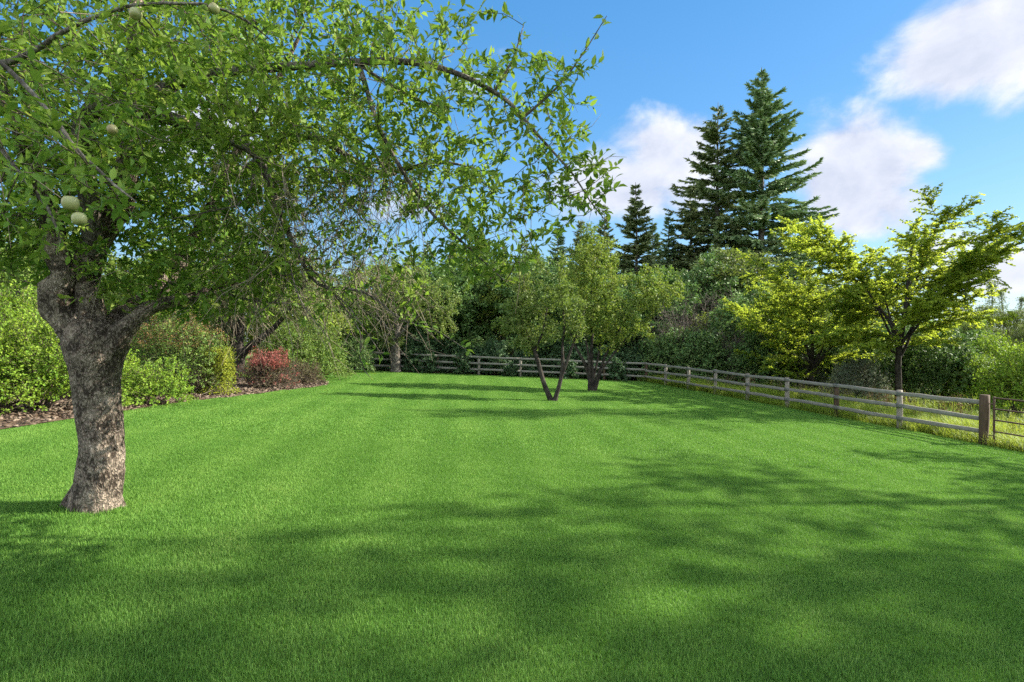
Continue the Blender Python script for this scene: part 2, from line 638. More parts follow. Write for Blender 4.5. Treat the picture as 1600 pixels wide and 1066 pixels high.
M['box_leaf'] = leaf_mat('golden box leaf', [(0, (0.125, 0.175, 0.015)), (.6, (0.237, 0.300, 0.025)), (1, (0.375, 0.388, 0.037))], .35, (.36, .40, .02))
M['rust_leaf'] = leaf_mat('rusty flower head', [(0, (.10, .06, .025)), (.6, (.18, .10, .04)), (1, (.26, .17, .07))], .2, (.3, .16, .04))
M['red_leaf'] = leaf_mat('barberry leaf', [(0, (.17, .045, .038)), (.6, (.36, .10, .085)), (1, (.46, .19, .16))], .3, (.5, .12, .09))
M['brown_leaf'] = leaf_mat('brown twig leaf', [(0, (0.066, 0.055, 0.033)), (.6, (0.121, 0.099, 0.055)), (1, (0.154, 0.154, 0.066))], .2, (.16, .12, .04))
M['fir'] = leaf_mat('fir needles', [(0, (0.108, 0.181, 0.085)), (.6, (0.202, 0.307, 0.141)), (1, (0.386, 0.452, 0.192))], .12, (.05, .1, .03))
M['spruce'] = leaf_mat('spruce needles', [(0, (0.108, 0.148, 0.065)), (.6, (0.193, 0.250, 0.106)), (1, (0.358, 0.364, 0.152))], .12, (.06, .1, .03))
M['aspen_leaf'] = leaf_mat('aspen leaf', [(0, (0.070, 0.118, 0.047)), (.6, (0.118, 0.172, 0.070)), (1, (0.187, 0.234, 0.109))], .35, (.2, .26, .06))
M['bark'] = bark_mat('apple bark', (.042, .032, .024), (.46, .38, .30), 19, 1.0)
M['bark_dark'] = bark_mat('dark bark', (.018, .015, .013), (.095, .08, .066), 16, .6)
M['bark_grey'] = bark_mat('grey bark', (.05, .043, .036), (.28, .25, .21), 14, .6)
M['twig'] = bark_mat('twig bark', (.045, .035, .026), (.19, .155, .115), 30, .2)
M['twig_pale'] = bark_mat('pale twig bark', (.14, .115, .085), (.36, .31, .24), 30, .2)
M['dead'] = bark_mat('dead grey wood', (.07, .06, .05), (.20, .175, .15), 20, .2)
M['rail'] = wood_mat('weathered rail wood', (.11, .105, .09), (.26, .245, .21))
M['post'] = wood_mat('fence post wood', (.13, .11, .088), (.31, .28, .235))
M['post_brown'] = wood_mat('brown post wood', (.04, .026, .017), (.10, .068, .044))
M['rust'] = plain_mat('rusty gate steel', (.085, .05, .035), .75, .3)
M['apple'] = None
M['turf'] = grass_mat('turf blade', [(.12, (0.063, 0.155, 0.023)), (.5, (0.119, 0.252, 0.043)), (.85, (0.196, 0.336, 0.069)), (1, (0.280, 0.392, 0.098))], .32, True)
M['meadow'] = grass_mat('meadow grass', [(.1, (0.085, 0.149, 0.014)), (.5, (0.203, 0.297, 0.034)), (.9, (0.361, 0.432, 0.096))], .4, False, (.36, .38, .04))
M['soil'] = soil_mat('lawn soil', [(.3, (.03, .07, .012)), (.7, (.055, .11, .02))], 20)
M['mulch_soil'] = soil_mat('mulch', [(.25, (0.032, 0.021, 0.013)), (.55, (0.088, 0.060, 0.041)), (.8, (0.170, 0.126, 0.088))], 22, 1.0)
M['earth'] = soil_mat('meadow earth', [(.3, (.045, .075, .018)), (.55, (.08, .11, .028)), (.8, (.13, .15, .05))], 3.0)
M['chip'] = leaf_mat('bark chip', [(0, (0.030, 0.019, 0.013)), (.5, (0.080, 0.055, 0.037)), (.85, (0.141, 0.106, 0.075)), (1, (0.201, 0.156, 0.116))], .0)


def apple_mat():
    m, g = mat_new('apple skin')
    tc = g.n('ShaderNodeTexCoord').outputs['Object']
    n = g.noise(tc, 14, 3)
    sx = g.n('ShaderNodeSeparateXYZ', i_0=tc)
    f = g.sstep(g.math('ADD', g.math('MULTIPLY', sx.outputs[0], 18), g.math('MULTIPLY', n, .9)), .2, 1.3)
    c = g.mix(g.math('MULTIPLY', f, .6), (.25, .26, .10, 1), (.30, .17, .10, 1))
    p = g.n('ShaderNodeBsdfPrincipled', i_0=c, i_Roughness=.4)
    g.n('ShaderNodeOutputMaterial', i_0=p.outputs[0])
    return m


M['apple'] = apple_mat()

# ------------------------------------------------------------------ the setting: ground, lawn, planting bed
def grid_sheet(name, xs, ys, zf, mat):
    X, Y = np.meshgrid(xs, ys)
    V = np.c_[X.ravel(), Y.ravel(), zf(X.ravel(), Y.ravel())]
    nx, ny = len(xs), len(ys)
    i, j = np.meshgrid(np.arange(ny - 1), np.arange(nx - 1), indexing='ij')
    i, j = i.ravel(), j.ravel()
    f = np.c_[i * nx + j, i * nx + j + 1, (i + 1) * nx + j + 1, (i + 1) * nx + j]
    o = ob(name, new_mesh(name, V, [f], mat, smooth=True))
    o['kind'] = 'structure'
    return o


_s = np.concatenate([-np.geomspace(1200, 45, 14), np.arange(-40, 41, 1.0), np.geomspace(45, 1200, 14)])
grid_sheet('ground', _s, _s + 20, lambda x, y: gz(x, y) - .03 - .012 * np.maximum(0, x - fence_x(y) - .5).clip(0, 30) * (np.abs(y) < 200), M['earth'])

bed_px = [(-260, 715), (0, 672), (100, 657), (200, 642), (290, 628), (370, 620), (430, 612), (480, 606.5), (506, 602.5), (513, 600), (505, 596.5), (494, 592)]
bed = np.array([at(*p) for p in bed_px])
bed_edge = smooth_poly(np.c_[bed, np.zeros(len(bed)), np.ones(len(bed))], .3)[:, :2]
far_left = np.array([-9.5, 34.3])
corner = np.array([fence_x(33.6), 33.6])


def far_y(x):
    return far_left[1] + (corner[1] - far_left[1]) * (x - far_left[0]) / (corner[0] - far_left[0])


bed_poly = np.vstack([bed_edge, [[-10.6, 27.5], [-10.8, 34], [-30, 34], [-30, 3]]])
lawn_poly = np.vstack([bed_edge, [[-10.6, 27.5], [-10.5, 34.6]], far_left + [0, .15], corner + [.05, .15], [fence_x(14.0) + .1, 14.0], [fence_x(6) + .1, 6],
                       [18, -6], [-16, -6], [-16, 4]])


def inside(poly, x, y):
    r = np.zeros(len(x), bool)
    n = len(poly)
    for i in range(n):
        x1, y1 = poly[i]
        x2, y2 = poly[(i + 1) % n]
        if y1 == y2:
            continue
        m = ((y1 > y) != (y2 > y)) & (x < (x2 - x1) * (y - y1) / (y2 - y1) + x1)
        r ^= m
    return r


def poly_sheet(name, poly, mat, lift):
    import bmesh
    bm = bmesh.new()
    vs = [bm.verts.new((p[0], p[1], 0)) for p in poly]
    f = bm.faces.new(vs)
    bmesh.ops.triangulate(bm, faces=[f])
    for k in np.arange(-30, 20, 2.0):
        bmesh.ops.bisect_plane(bm, geom=bm.verts[:] + bm.edges[:] + bm.faces[:], plane_co=(k, 0, 0), plane_no=(1, 0, 0))
    for k in np.arange(-6, 40, 2.0):
        bmesh.ops.bisect_plane(bm, geom=bm.verts[:] + bm.edges[:] + bm.faces[:], plane_co=(0, k, 0), plane_no=(0, 1, 0))
    for v in bm.verts:
        v.co.z = float(gz(v.co.x, v.co.y)) + lift
    bmesh.ops.recalc_face_normals(bm, faces=bm.faces[:])
    if sum(f.normal.z for f in bm.faces) < 0:
        bmesh.ops.reverse_faces(bm, faces=bm.faces[:])
    me = bpy.data.meshes.new(name)
    bm.to_mesh(me)
    bm.free()
    me.materials.append(mat)
    o = ob(name, me)
    o['kind'] = 'structure'
    return o


poly_sheet('lawn', lawn_poly, M['soil'], 0.0)
poly_sheet('planting_bed', bed_poly, M['mulch_soil'], 0.014)


def turf_patch(name, n, size, h, w, seed):
    rng = np.random.default_rng(seed)
    x, y = (rng.random((2, n)) - .5) * (size * 1.02)
    a = rng.random(n) * 2 * np.pi
    lean = np.abs(rng.normal(.35, .28, n))
    hh = h * rng.uniform(.55, 1.15, n)
    dx, dy = np.cos(a), np.sin(a)
    sx, sy = -dy, dx
    ww = w * rng.uniform(.6, 1.2, n)
    b = np.stack([x, y, np.zeros(n)], -1)
    mid = b + np.stack([dx * hh * lean * .35, dy * hh * lean * .35, hh * .55], -1)
    tip = b + np.stack([dx * hh * lean, dy * hh * lean, hh * (1 - .3 * lean.clip(0, 1))], -1)
    sd_ = np.stack([sx * ww, sy * ww, np.zeros(n)], -1) * .5
    V = np.stack([b - sd_, b + sd_, mid - sd_ * .85, mid + sd_ * .85, tip], 1).reshape(-1, 3)
    o = np.arange(n)[:, None] * 5
    me = new_mesh(name, V, [o + np.array([[0, 1, 3, 2]]), o + np.array([[2, 3, 4]])], M['turf'], np.repeat(rng.random(n), 5))
    return bpy.data.objects.new(name, me)


def scatter_turf(name, pts, size, patches, seed):
    rng = np.random.default_rng(seed)
    col = bpy.data.collections.new(name + ' patches')
    for p in patches:
        col.objects.link(p)
    n = len(pts)
    V = np.c_[pts, gz(pts[:, 0], pts[:, 1])]
    me = bpy.data.meshes.new(name)
    me.vertices.add(n)
    me.vertices.foreach_set('co', V.astype(np.float32).ravel())
    eul = np.zeros((n, 3), np.float32)
    for i in range(n):
        e = .2
        dx = float(gz(pts[i, 0] + e, pts[i, 1]) - gz(pts[i, 0] - e, pts[i, 1])) / (2 * e)
        dy = float(gz(pts[i, 0], pts[i, 1] + e) - gz(pts[i, 0], pts[i, 1] - e)) / (2 * e)
        q = Vector((0, 0, 1)).rotation_difference(Vector((-dx, -dy, 1)).normalized()).to_matrix()
        eul[i] = (q @ Matrix.Rotation(rng.integers(4) * math.pi / 2, 3, 'Z')).to_euler()
    a = me.attributes.new('eul', 'FLOAT_VECTOR', 'POINT')
    a.data.foreach_set('vector', eul.ravel())
    a = me.attributes.new('pick', 'INT', 'POINT')
    a.data.foreach_set('value', rng.integers(0, len(patches), n).astype(np.int32))
    o = ob(name, me)
    ng = bpy.data.node_groups.new(name, 'GeometryNodeTree')
    ng.interface.new_socket('Geometry', in_out='INPUT', socket_type='NodeSocketGeometry')
    ng.interface.new_socket('Geometry', in_out='OUTPUT', socket_type='NodeSocketGeometry')
    gi, go = ng.nodes.new('NodeGroupInput'), ng.nodes.new('NodeGroupOutput')
    ci = ng.nodes.new('GeometryNodeCollectionInfo')
    ci.inputs['Collection'].default_value = col
    ci.inputs['Separate Children'].default_value = True
    ci.inputs['Reset Children'].default_value = True
    na = ng.nodes.new('GeometryNodeInputNamedAttribute')
    na.data_type = 'FLOAT_VECTOR'
    na.inputs[0].default_value = 'eul'
    nb = ng.nodes.new('GeometryNodeInputNamedAttribute')
    nb.data_type = 'INT'
    nb.inputs[0].default_value = 'pick'
    ip = ng.nodes.new('GeometryNodeInstanceOnPoints')
    ip.inputs['Pick Instance'].default_value = True
    L = ng.links.new
    L(gi.outputs[0], ip.inputs['Points'])
    L(ci.outputs[0], ip.inputs['Instance'])
    e2r = ng.nodes.new('FunctionNodeEulerToRotation')
    L(na.outputs[0], e2r.inputs[0])
    L(e2r.outputs[0], ip.inputs['Rotation'])
    L(nb.outputs[0], ip.inputs['Instance Index'])
    L(ip.outputs[0], go.inputs[0])
    md = o.modifiers.new('turf', 'NODES')
    md.node_group = ng
    return o


def turf():
    near = [turf_patch('turf_tile', 16000, 1.0, .036, .0034, k) for k in range(4)]
    far = [turf_patch('turf_tile', 6000, 1.0, .04, .0065, 10 + k) for k in range(3)]
    X, Y = np.meshgrid(np.arange(-14, 19) + .5, np.arange(0, 36) + .5)
    p = np.c_[X.ravel(), Y.ravel()]
    vis = np.abs(p[:, 0]) < p[:, 1] * .95 + 2.2
    # keep tiles whose corners are all on the lawn; small tiles fill the ragged edge
    ins = np.ones(len(p), bool)
    for dx in (-.48, .48):
        for dy in (-.48, .48):
            ins &= inside(lawn_poly, p[:, 0] + dx, p[:, 1] + dy)
    p1 = p[ins & vis]
    o1 = scatter_turf('lawn_grass', p1[p1[:, 1] < 10], 1, near, 1)
    o2 = scatter_turf('lawn_grass', p1[p1[:, 1] >= 10], 1, far, 2)
    edge = p[(~ins) & vis]
    q = (edge[:, None] + np.stack(np.meshgrid(np.arange(5) * .2 - .4, np.arange(5) * .2 - .4), -1).reshape(1, -1, 2)).reshape(-1, 2)
    ins2 = np.ones(len(q), bool)
    for dx in (-.06, .06):
        for dy in (-.06, .06):
            ins2 &= inside(lawn_poly, q[:, 0] + dx, q[:, 1] + dy)
    small = [turf_patch('turf_tile', 330, .2, .045, .006, 20 + k) for k in range(3)]
    o3 = scatter_turf('lawn_grass', q[ins2], .2, small, 3)
    for o, l in ((o1, 'short green mown grass of the near lawn'), (o2, 'short green mown grass of the far lawn'), (o3, 'ragged strip of grass along the lawn edge')):
        tag(o, l, 'grass', None, 'stuff')


turf()


def chips():
    rng = np.random.default_rng(5)
    n = 26000
    x, y = rng.uniform(-16, -7, n * 3), rng.uniform(6, 28, n * 3)
    ok = inside(bed_poly, x, y)
    x, y = x[ok][:n], y[ok][:n]
    n = len(x)
    P = np.c_[x, y, gz(x, y) + .018 + rng.random(n) * .03]
    D = norm(np.c_[rng.normal(0, 1, (n, 2)), rng.normal(0, .22, n)])
    N = norm(np.c_[rng.normal(0, .35, (n, 2)), np.ones(n)])
    tpl = (np.array([[-.18, 0, 0], [.15, .05, .02], [.2, .9, .03], [-.14, 1, 0], [-.18, 0, -.1], [.15, .05, -.1], [.2, .9, -.1], [-.14, 1, -.1]]),
           [np.array([[0, 1, 2, 3], [0, 4, 5, 1], [1, 5, 6, 2], [2, 6, 7, 3], [3, 7, 4, 0]])])
    o = ob('bark_mulch', leaves('bark_mulch', P, D, N, rng.uniform(.05, .14, n), rng.random(n), M['chip'], tpl))
    tag(o, 'loose brown bark mulch covering the planting bed', 'mulch', None, 'stuff')


chips()

# ------------------------------------------------------------------ fences and gate
def beam(A, B, hw, hh, seed, name, mat, nseg=7, wob=.008):
    """a slightly irregular sawn rail from A to B"""
    rng = np.random.default_rng(seed)
    A, B = np.array(A, float), np.array(B, float)
    T = norm(B - A)
    s = norm(np.cross(T, [0, 0, 1]))
    u = np.cross(s, T)
    prof = np.array([(-1, -.7), (-.7, -1), (.7, -1), (1, -.7), (1, .7), (.7, 1), (-.7, 1), (-1, .7)])
    V = []
    off = np.cumsum(rng.normal(0, wob * .6, (nseg + 1, 2)), 0)
    off -= np.linspace(0, 1, nseg + 1)[:, None] * off[-1]
    L = np.linalg.norm(B - A)
    me_rows = []
    for i in range(nseg + 1):
        t = i / nseg
        w = 1 + rng.normal(0, .035)
        for a, b in prof:
            me_rows.append((t * L, a * hw * w + off[i, 0], b * hh * w + off[i, 1]))
    V = np.array(me_rows)
    k = 8
    i, j = np.meshgrid(np.arange(nseg), np.arange(k), indexing='ij')
    i, j = i.ravel(), j.ravel()
    f = [np.c_[i * k + j, (i + 1) * k + j, (i + 1) * k + (j + 1) % k, i * k + (j + 1) % k],
         np.array([np.arange(k)]), np.array([np.arange(nseg * k, nseg * k + k)[::-1]])]
    me = new_mesh(name, V, f, mat)
    mw = Matrix(((T[0], s[0], u[0], A[0]), (T[1], s[1], u[1], A[1]), (T[2], s[2], u[2], A[2]), (0, 0, 0, 1)))
    return me, mw


def put(name, me_mw, parent):
    me, mw = me_mw
    o = ob(name, me, parent)
    o.matrix_local = Matrix.Translation(-Vector(parent.location)) @ mw
    return o


def rail_fence(label, pts, side, heights, big_first, seed, group=None):
    g0 = np.r_[pts[0], gz(*pts[0])]
    t = thing('rail_fence', label, 'fence', g0)
    rng = np.random.default_rng(seed)
    tops = []
    for k, p in enumerate(pts):
        z = float(gz(*p))
        big = big_first and k == 0
        H = 1.30 if big else 1.17 + rng.normal(0, .012)
        w = .095 if big else .068
        tilt = rng.normal(0, .008, 2)
        o = put('post', beam((p[0], p[1], z - .1), (p[0] + tilt[0], p[1] + tilt[1], z + H), w, w, seed * 50 + k, 'post',
                             M['post_brown'] if big or rng.random() < .28 else M['post'], 4, .003), t)
    for k in range(len(pts) - 1):
        a, b = np.array(pts[k]), np.array(pts[k + 1])
        n = np.array([-(b - a)[1], (b - a)[0]])
        n = n / np.linalg.norm(n) * side
        big0 = big_first and k == 0
        d = .068 + .036
        for r, h in enumerate(heights):
            ja, jb = rng.normal(0, .012, 2)
            pa, pb = a + n * (.0 if big0 else d), b + n * d
            A = (pa[0], pa[1], float(gz(*a)) + h + ja)
            B = (pb[0], pb[1], float(gz(*b)) + h + jb)
            put('rail', beam(A, B, .034, .056, seed * 90 + k * 5 + r, 'rail', M['rail']), t)
    return t


right_pts = [(fence_x(FZ0 + FDZ * k), FZ0 + FDZ * k) for k in range(9)]
rail_fence('weathered three-rail timber fence running down the right edge of the lawn to the gate', right_pts, 1, (.345, .72, 1.10), True, 3)
far_pts = [tuple(corner + (far_left - corner) * t) for t in np.linspace(0, 1, 8)]
rail_fence('shaded grey three-rail timber fence across the far end of the lawn', far_pts, 1, (.36, .73, 1.10), False, 4)


def gate():
    d = norm(np.array([-FSL, -1.0]))
    p0 = np.array([fence_x(FZ0), FZ0]) + d * .26
    p1 = p0 + d * 3.1
    z0, z1 = float(gz(*p0)) + .04, float(gz(*p1)) + .04
    t = thing('field_gate', 'rusty five-bar tubular steel gate beside the thick brown end post', 'gate', (p0[0], p0[1], z0))
    lo = np.array([p0[0], p0[1], z0])

    def tube(name, A, B, r):
        q = np.linspace(0, 1, 6)[:, None]
        pts = np.c_[(np.array(A) - lo) * (1 - q) + (np.array(B) - lo) * q, np.full(6, r)]
        V, f = sweep(pts, 8)
        return ob(name, new_mesh(name, V, f, M['rust'], smooth=True), t)
    H = 1.24
    tube('upright', (p0[0], p0[1], z0), (p0[0], p0[1], z0 + H), .027)
    tube('upright', (p1[0], p1[1], z1), (p1[0], p1[1], z1 + H), .027)
    pm = (p0 + p1) / 2
    tube('brace', (pm[0], pm[1], (z0 + z1) / 2 + .05), (pm[0], pm[1], (z0 + z1) / 2 + H - .05), .018)
    for h in (.07, .36, .65, .93, 1.21):
        tube('bar', (p0[0], p0[1], z0 + h), (p1[0], p1[1], z1 + h), .02)
    for h in (.25, 1.05):
        e = p0 - d * .2
        tube('hinge', (e[0], e[1], z0 + h), (p0[0], p0[1], z0 + h), .013)
    # far gate post
    e = p1 + d * .25
    g2 = thing('gate_post', 'thick brown timber post at the latch end of the steel gate', 'post', (e[0], e[1], float(gz(*e))))
    put('post', beam((e[0], e[1], float(gz(*e)) - .1), (e[0], e[1], float(gz(*e)) + 1.3), .09, .09, 777, 'post', M['post_brown'], 4, .003), g2)


gate()

#PLANTS
# ------------------------------------------------------------------ the old apple tree on the left
def hero_apple():
    base2 = at(153, 793)
    Z0 = base2[1]
    bz = float(gz(*base2))
    R = Z0 / F                                        # metres per pixel at the trunk
    org = np.array([base2[0], Z0, bz])

    def W(px, py, Z, r):
        return np.r_[P3(px, py, Z * Z0 / 5.4), r]

    t = thing('apple_tree', 'big old apple tree with thick gnarled trunk, on the lawn at left', 'apple tree', org)
    sk = Skel(.10, 11)
    chunks = []
    # trunk : dense lumpy tube
    tr = [W(150, 808, 5.4, 43.5 * R), W(151, 794, 5.4, 37.4 * R), W(153, 776, 5.4, 33.9 * R), W(158, 743, 5.4, 31.8 * R), W(159, 690, 5.4, 29.6 * R), W(155, 654, 5.4, 30.0 * R),
          W(151, 618, 5.4, 31.3 * R), W(149, 582, 5.4, 34.8 * R), W(149, 550, 5.4, 41.8 * R), W(146, 525, 5.42, 40.9 * R), W(143, 503, 5.44, 28.7 * R)]
    V, f = sweep(smooth_poly(tr, .018), 120, True, .11, 4.0, 3)
    ch = [(V - org, f)]
    for az, ln, r in ((3.3, .30, .10), (4.3, .22, .09), (5.2, .20, .08), (.3, .20, .08), (1.4, .22, .09), (2.3, .26, .10)):
        d = np.array([math.cos(az), math.sin(az), 0])
        rp = [np.r_[d * .08 + [0, 0, .30], r * .8], np.r_[d * (ln * .55) + [0, 0, .13], r], np.r_[d * (ln * .9) + [0, 0, .0], r * .72], np.r_[d * (ln * 1.3) + [0, 0, -.08], r * .4]]
        ch.append(sweep(smooth_poly(rp, .03), 36, True, .16, 5.0, int(az * 9)))
    ob('trunk', new_mesh('trunk', *join(ch), M['bark'], smooth=True), t)
    limbs = {
        'stub': [(128, 540, 5.4, .16), (106, 505, 5.36, .135), (88, 480, 5.33, .15), (86, 458, 5.32, .135), (99, 432, 5.32, .095), (90, 395, 5.3, .10),
                 (80, 340, 5.25, .085), (50, 255, 5.2, .07), (15, 160, 5.0, .055), (-40, 60, 4.8, .035), (-90, -40, 4.7, .02)],
        'mid': [(147, 530, 5.42, .19), (141, 485, 5.45, .135), (136, 430, 5.5, .12), (150, 380, 5.5, .125), (185, 320, 5.5, .115), (203, 245, 5.5, .105), (208, 130, 5.5, .085),
                (214, 20, 5.5, .06), (228, -120, 5.5, .03)],
        'right': [(176, 540, 5.38, .14), (203, 508, 5.36, .085), (238, 480, 5.45, .07), (300, 464, 5.6, .05), (360, 440, 5.8, .04), (430, 415, 6.0, .026), (500, 400, 6.1, .012)],
        'back': [(165, 530, 5.5, .14), (205, 482, 5.7, .095), (258, 440, 6.0, .08), (318, 345, 6.4, .07), (345, 285, 6.5, .06), (372, 225, 6.6, .05), (420, 140, 6.6, .035), (470, 40, 6.6, .018)],
        'cross': [(148, 395, 5.45, .10), (138, 300, 5.2, .085), (128, 215, 4.95, .075), (155, 165, 4.8, .07), (245, 180, 4.8, .06), (320, 205, 4.9, .053), (400, 240, 5.0, .043), (436, 320, 5.1, .03), (470, 400, 5.15, .02), (505, 447, 5.2, .015),
                  (575, 458, 5.25, .013), (640, 503, 5.3, .009), (690, 520, 5.3, .006), (735, 553, 5.3, .003)],
        'arch': [(208, 190, 5.5, 0.0702), (255, 140, 5.5, 0.0585), (350, 112, 5.4, 0.0484), (480, 101, 5.2, 0.0390), (550, 97, 5.1, 0.0335), (640, 97, 5.0, 0.0273), (720, 120, 4.9, 0.0218), (790, 160, 4.9, 0.0172),
                 (830, 205, 4.9, 0.0133), (880, 262, 4.85, 0.0094), (915, 312, 4.8, 0.0062), (950, 356, 4.8, 0.0031)],
        'second': [(345, 290, 6.5, .045), (470, 215, 5.9, .036), (540, 243, 5.6, .03), (600, 270, 5.4, .024), (680, 256, 5.3, .016), (750, 268, 5.3, .008)],
        'fringe': [(560, 98, 5.1, .025), (600, 215, 5.0, .02), (668, 325, 5.0, .015), (730, 385, 5.0, .01), (790, 440, 5.0, .005)],
        'up1': [(770, 146, 4.9, .014), (800, 95, 4.85, .009), (818, 40, 4.8, .004)],
        'up2': [(815, 186, 4.9, .014), (872, 135, 4.85, .01), (910, 85, 4.8, .007), (948, 25, 4.8, .003)],
        'spur': [(555, 98, 5.1, .014), (640, 150, 5.05, .01), (700, 170, 5, .005)],
        'droop': [(470, 400, 5.15, .010), (530, 470, 5.1, .007), (563, 520, 5.0, .006), (562, 558, 5.0, .005), (570, 580, 5.0, .004), (579, 590, 5.0, .002)],
        'top': [(-40, 60, 4.8, .04), (-30, 100, 3.6, .026), (30, 95, 3.1, .017), (110, 47, 3.0, .012), (185, 18, 3.0, .010), (265, 8, 3.0, .008), (330, 14, 3.0, .009), (400, 35, 3.1, .006), (440, 70, 3.1, .003)],
        'front': [(-40, 60, 4.8, .04), (-120, 30, 3.2, .028), (-60, 60, 2.6, .02), (0, 108, 2.45, .011), (55, 165, 2.4, .009), (118, 242, 2.35, .007), (165, 285, 2.3, .006), (202, 312, 2.3, .003)],
        'front2': [(-60, 60, 2.6, .015), (-30, 180, 2.4, .01), (30, 270, 2.3, .008), (75, 325, 2.25, .006), (95, 380, 2.25, .003)],
        'low': [(258, 440, 6.0, .03), (330, 455, 5.7, .02), (400, 470, 5.4, .012), (455, 475, 5.3, .005)],
        'twig1': [(436, 320, 5.1, .012), (450, 400, 5.0, .009), (470, 470, 4.9, .006), (515, 530, 4.9, .002)],
        'twig2': [(505, 447, 5.2, .010), (545, 480, 5.0, .006), (600, 560, 5.0, .002)],
        'twig3': [(400, 240, 5.0, .012), (385, 310, 4.7, .008), (330, 330, 4.6, .006), (250, 345, 4.6, .003)],
        'twig4': [(320, 205, 4.9, .012), (360, 215, 4.5, .007), (415, 215, 4.4, .004), (415, 300, 4.4, .002)],
    }
    big = []
    rng = sk.rng
    for k, pts in limbs.items():
        q = sk.add([W(*p) for p in pts], 'near')
        q = q.copy()
        if q[0, 3] > .03:
            wv = np.cumsum(rng.normal(0, .004, (len(q), 3)), 0)
            q[:, :3] += wv * np.linspace(0, 1, len(q))[:, None]
        sides = 40 if q[0, 3] > .12 else (16 if q[0, 3] > .04 else 7)
        fine = smooth_poly(q, .03) if q[0, 3] > .12 else q
        V, f = sweep(fine, sides, True, .22 if q[0, 3] > .04 else .1, 5.0, len(k))
        ob('limb', new_mesh('limb', V - org, f, M['bark'] if q[0, 3] > .12 else M['bark_grey'], smooth=True), t)
    s = Z0 / 5.4

    def E(px, py, Z, rx, ry, rz, n):
        return ell(rng, P3(px, py, Z * s), np.array([rx / 163, ry, rz / 163]) * s, n)
    att = np.vstack([E(250, 130, 5.9, 330, 2.3, 270, 1750), E(600, 190, 5.2, 190, 1.0, 160, 620), E(830, 170, 4.9, 95, .5, 110, 150), E(880, 285, 4.85, 75, .4, 60, 95),
                     E(745, 360, 5.0, 105, .6, 90, 380), E(640, 300, 5.2, 110, .6, 70, 200), E(590, 420, 5.3, 90, .6, 60, 130), E(470, 370, 5.4, 140, .9, 110, 480), E(430, 450, 5.5, 130, .8, 60, 220), E(320, 440, 5.9, 190, 1.0, 70, 420), E(200, 330, 6.0, 160, 1.4, 110, 420), E(20, 360, 5.6, 120, 1.2, 80, 260), E(60, 200, 3.6, 110, .5, 130, 110), E(290, 190, 4.3, 150, .35, 80, 200), E(60, 130, 3.0, 110, .4, 90, 60), E(330, 100, 4.4, 120, .35, 60, 90), E(-60, 240, 5.2, 190, 1.6, 170, 480),
                     E(300, -190, 5.8, 480, 1.9, 170, 480), E(530, 300, 5.6, 120, .9, 90, 260), E(70, 280, 2.35, 52 * 1.0, .22, 40, 60), E(150, 60, 3.4, 200, .5, 60, 150),
                     E(560, 20, 5.1, 110, .7, 70, 110), E(700, 60, 5.0, 70, .5, 40, 40)])
    # gaps of open sky
    def gap(px, py, r):
        u = att[:, 0] / att[:, 1] * F + 800
        v = 533 - (att[:, 2] - CAMZ) / att[:, 1] * F
        return ((u - px) ** 2 + (v - py) ** 2) > r * r
    for g_ in ((470, 60, 26), (665, 40, 26), (670, 365, 34), (760, 60, 30), (740, 200, 22), (610, 340, 24)):
        att = att[gap(*g_)]
    att = att[(att[:, 1] > 1.75)]
    sk.colonize(att, .95, .13, 70, (0, 0, .06), .22, skip_base=CAMZ + .1)
    sk.radii(.0026, 2.35)
    V, f = prisms(sk.P[sk.par[sk.nseed:]], sk.P[sk.nseed:], np.minimum(sk.r[sk.par[sk.nseed:]], sk.r[sk.nseed:] * 1.3), sk.r[sk.nseed:], 5)
    ob('twigs', new_mesh('twigs', V - org, f, M['twig'], smooth=True), t)

    def dens(p):
        u = p[:, 0] / p[:, 1] * F + 800
        v = 533 - (p[:, 2] - CAMZ) / p[:, 1] * F
        d = np.ones(len(p))
        d[(u > 380) & (u < 620) & (v > 290) & (v < 560)] = .42
        d[(v > 60) & (u < 460) & (v < 460)] = 1.35
        return d
    P, D, N, rnd = sk.leaf_sites(.011, 3.2, .85, .3, 1.0, dens, .015)
    tips = np.flatnonzero((sk.nch == 0) & (np.arange(len(sk.P)) >= sk.nseed))
    tips = np.repeat(tips, 2)
    sdir = norm(norm(sk.P[tips] - sk.P[sk.par[tips]]) * .6 + rng.normal(0, .5, (len(tips), 3)) + np.array([0, 0, .25]))
    slen = rng.uniform(.08, .28, len(tips))
    nn = 10
    send = sk.P[tips] + sdir * slen[:, None]
    sV, sf = prisms(sk.P[tips], send, np.full(len(tips), .0024), np.full(len(tips), .0012), 3)
    ob('shoots', new_mesh('shoots', sV - org, sf, M['twig']), t)
    ii = np.repeat(np.arange(len(tips)), nn)
    tt = np.tile(np.linspace(.12, 1, nn), len(tips))[:, None]
    ax = norm(np.cross(sdir, [0.2, .3, 1.]))[ii]
    ax2 = np.cross(sdir[ii], ax)
    ph = (np.tile(np.arange(nn), len(tips)) * 2.399 + rng.random(len(tips))[ii] * 6.28)[:, None]
    radial = ax * np.cos(ph) + ax2 * np.sin(ph)
    P2 = sk.P[tips][ii] + (send - sk.P[tips])[ii] * tt
    D2 = norm(sdir[ii] * .7 + radial * .75 + rng.normal(0, .18, P2.shape))
    N2 = norm(sdir[ii] * .6 + np.array([0, 0, .9]) + rng.normal(0, .3, P2.shape))
    r2 = np.clip(.5 * rng.random(len(tips))[ii] + .5 * rng.random(len(ii)), 0, 1)
    keep = rng.random(len(ii)) < np.minimum(1, dens(P2) * .75)
    P, D, N, rnd = np.vstack([P, P2[keep]]), np.vstack([D, D2[keep]]), np.vstack([N, N2[keep]]), np.concatenate([rnd, r2[keep]])
    ok = P[:, 1] > 1.7
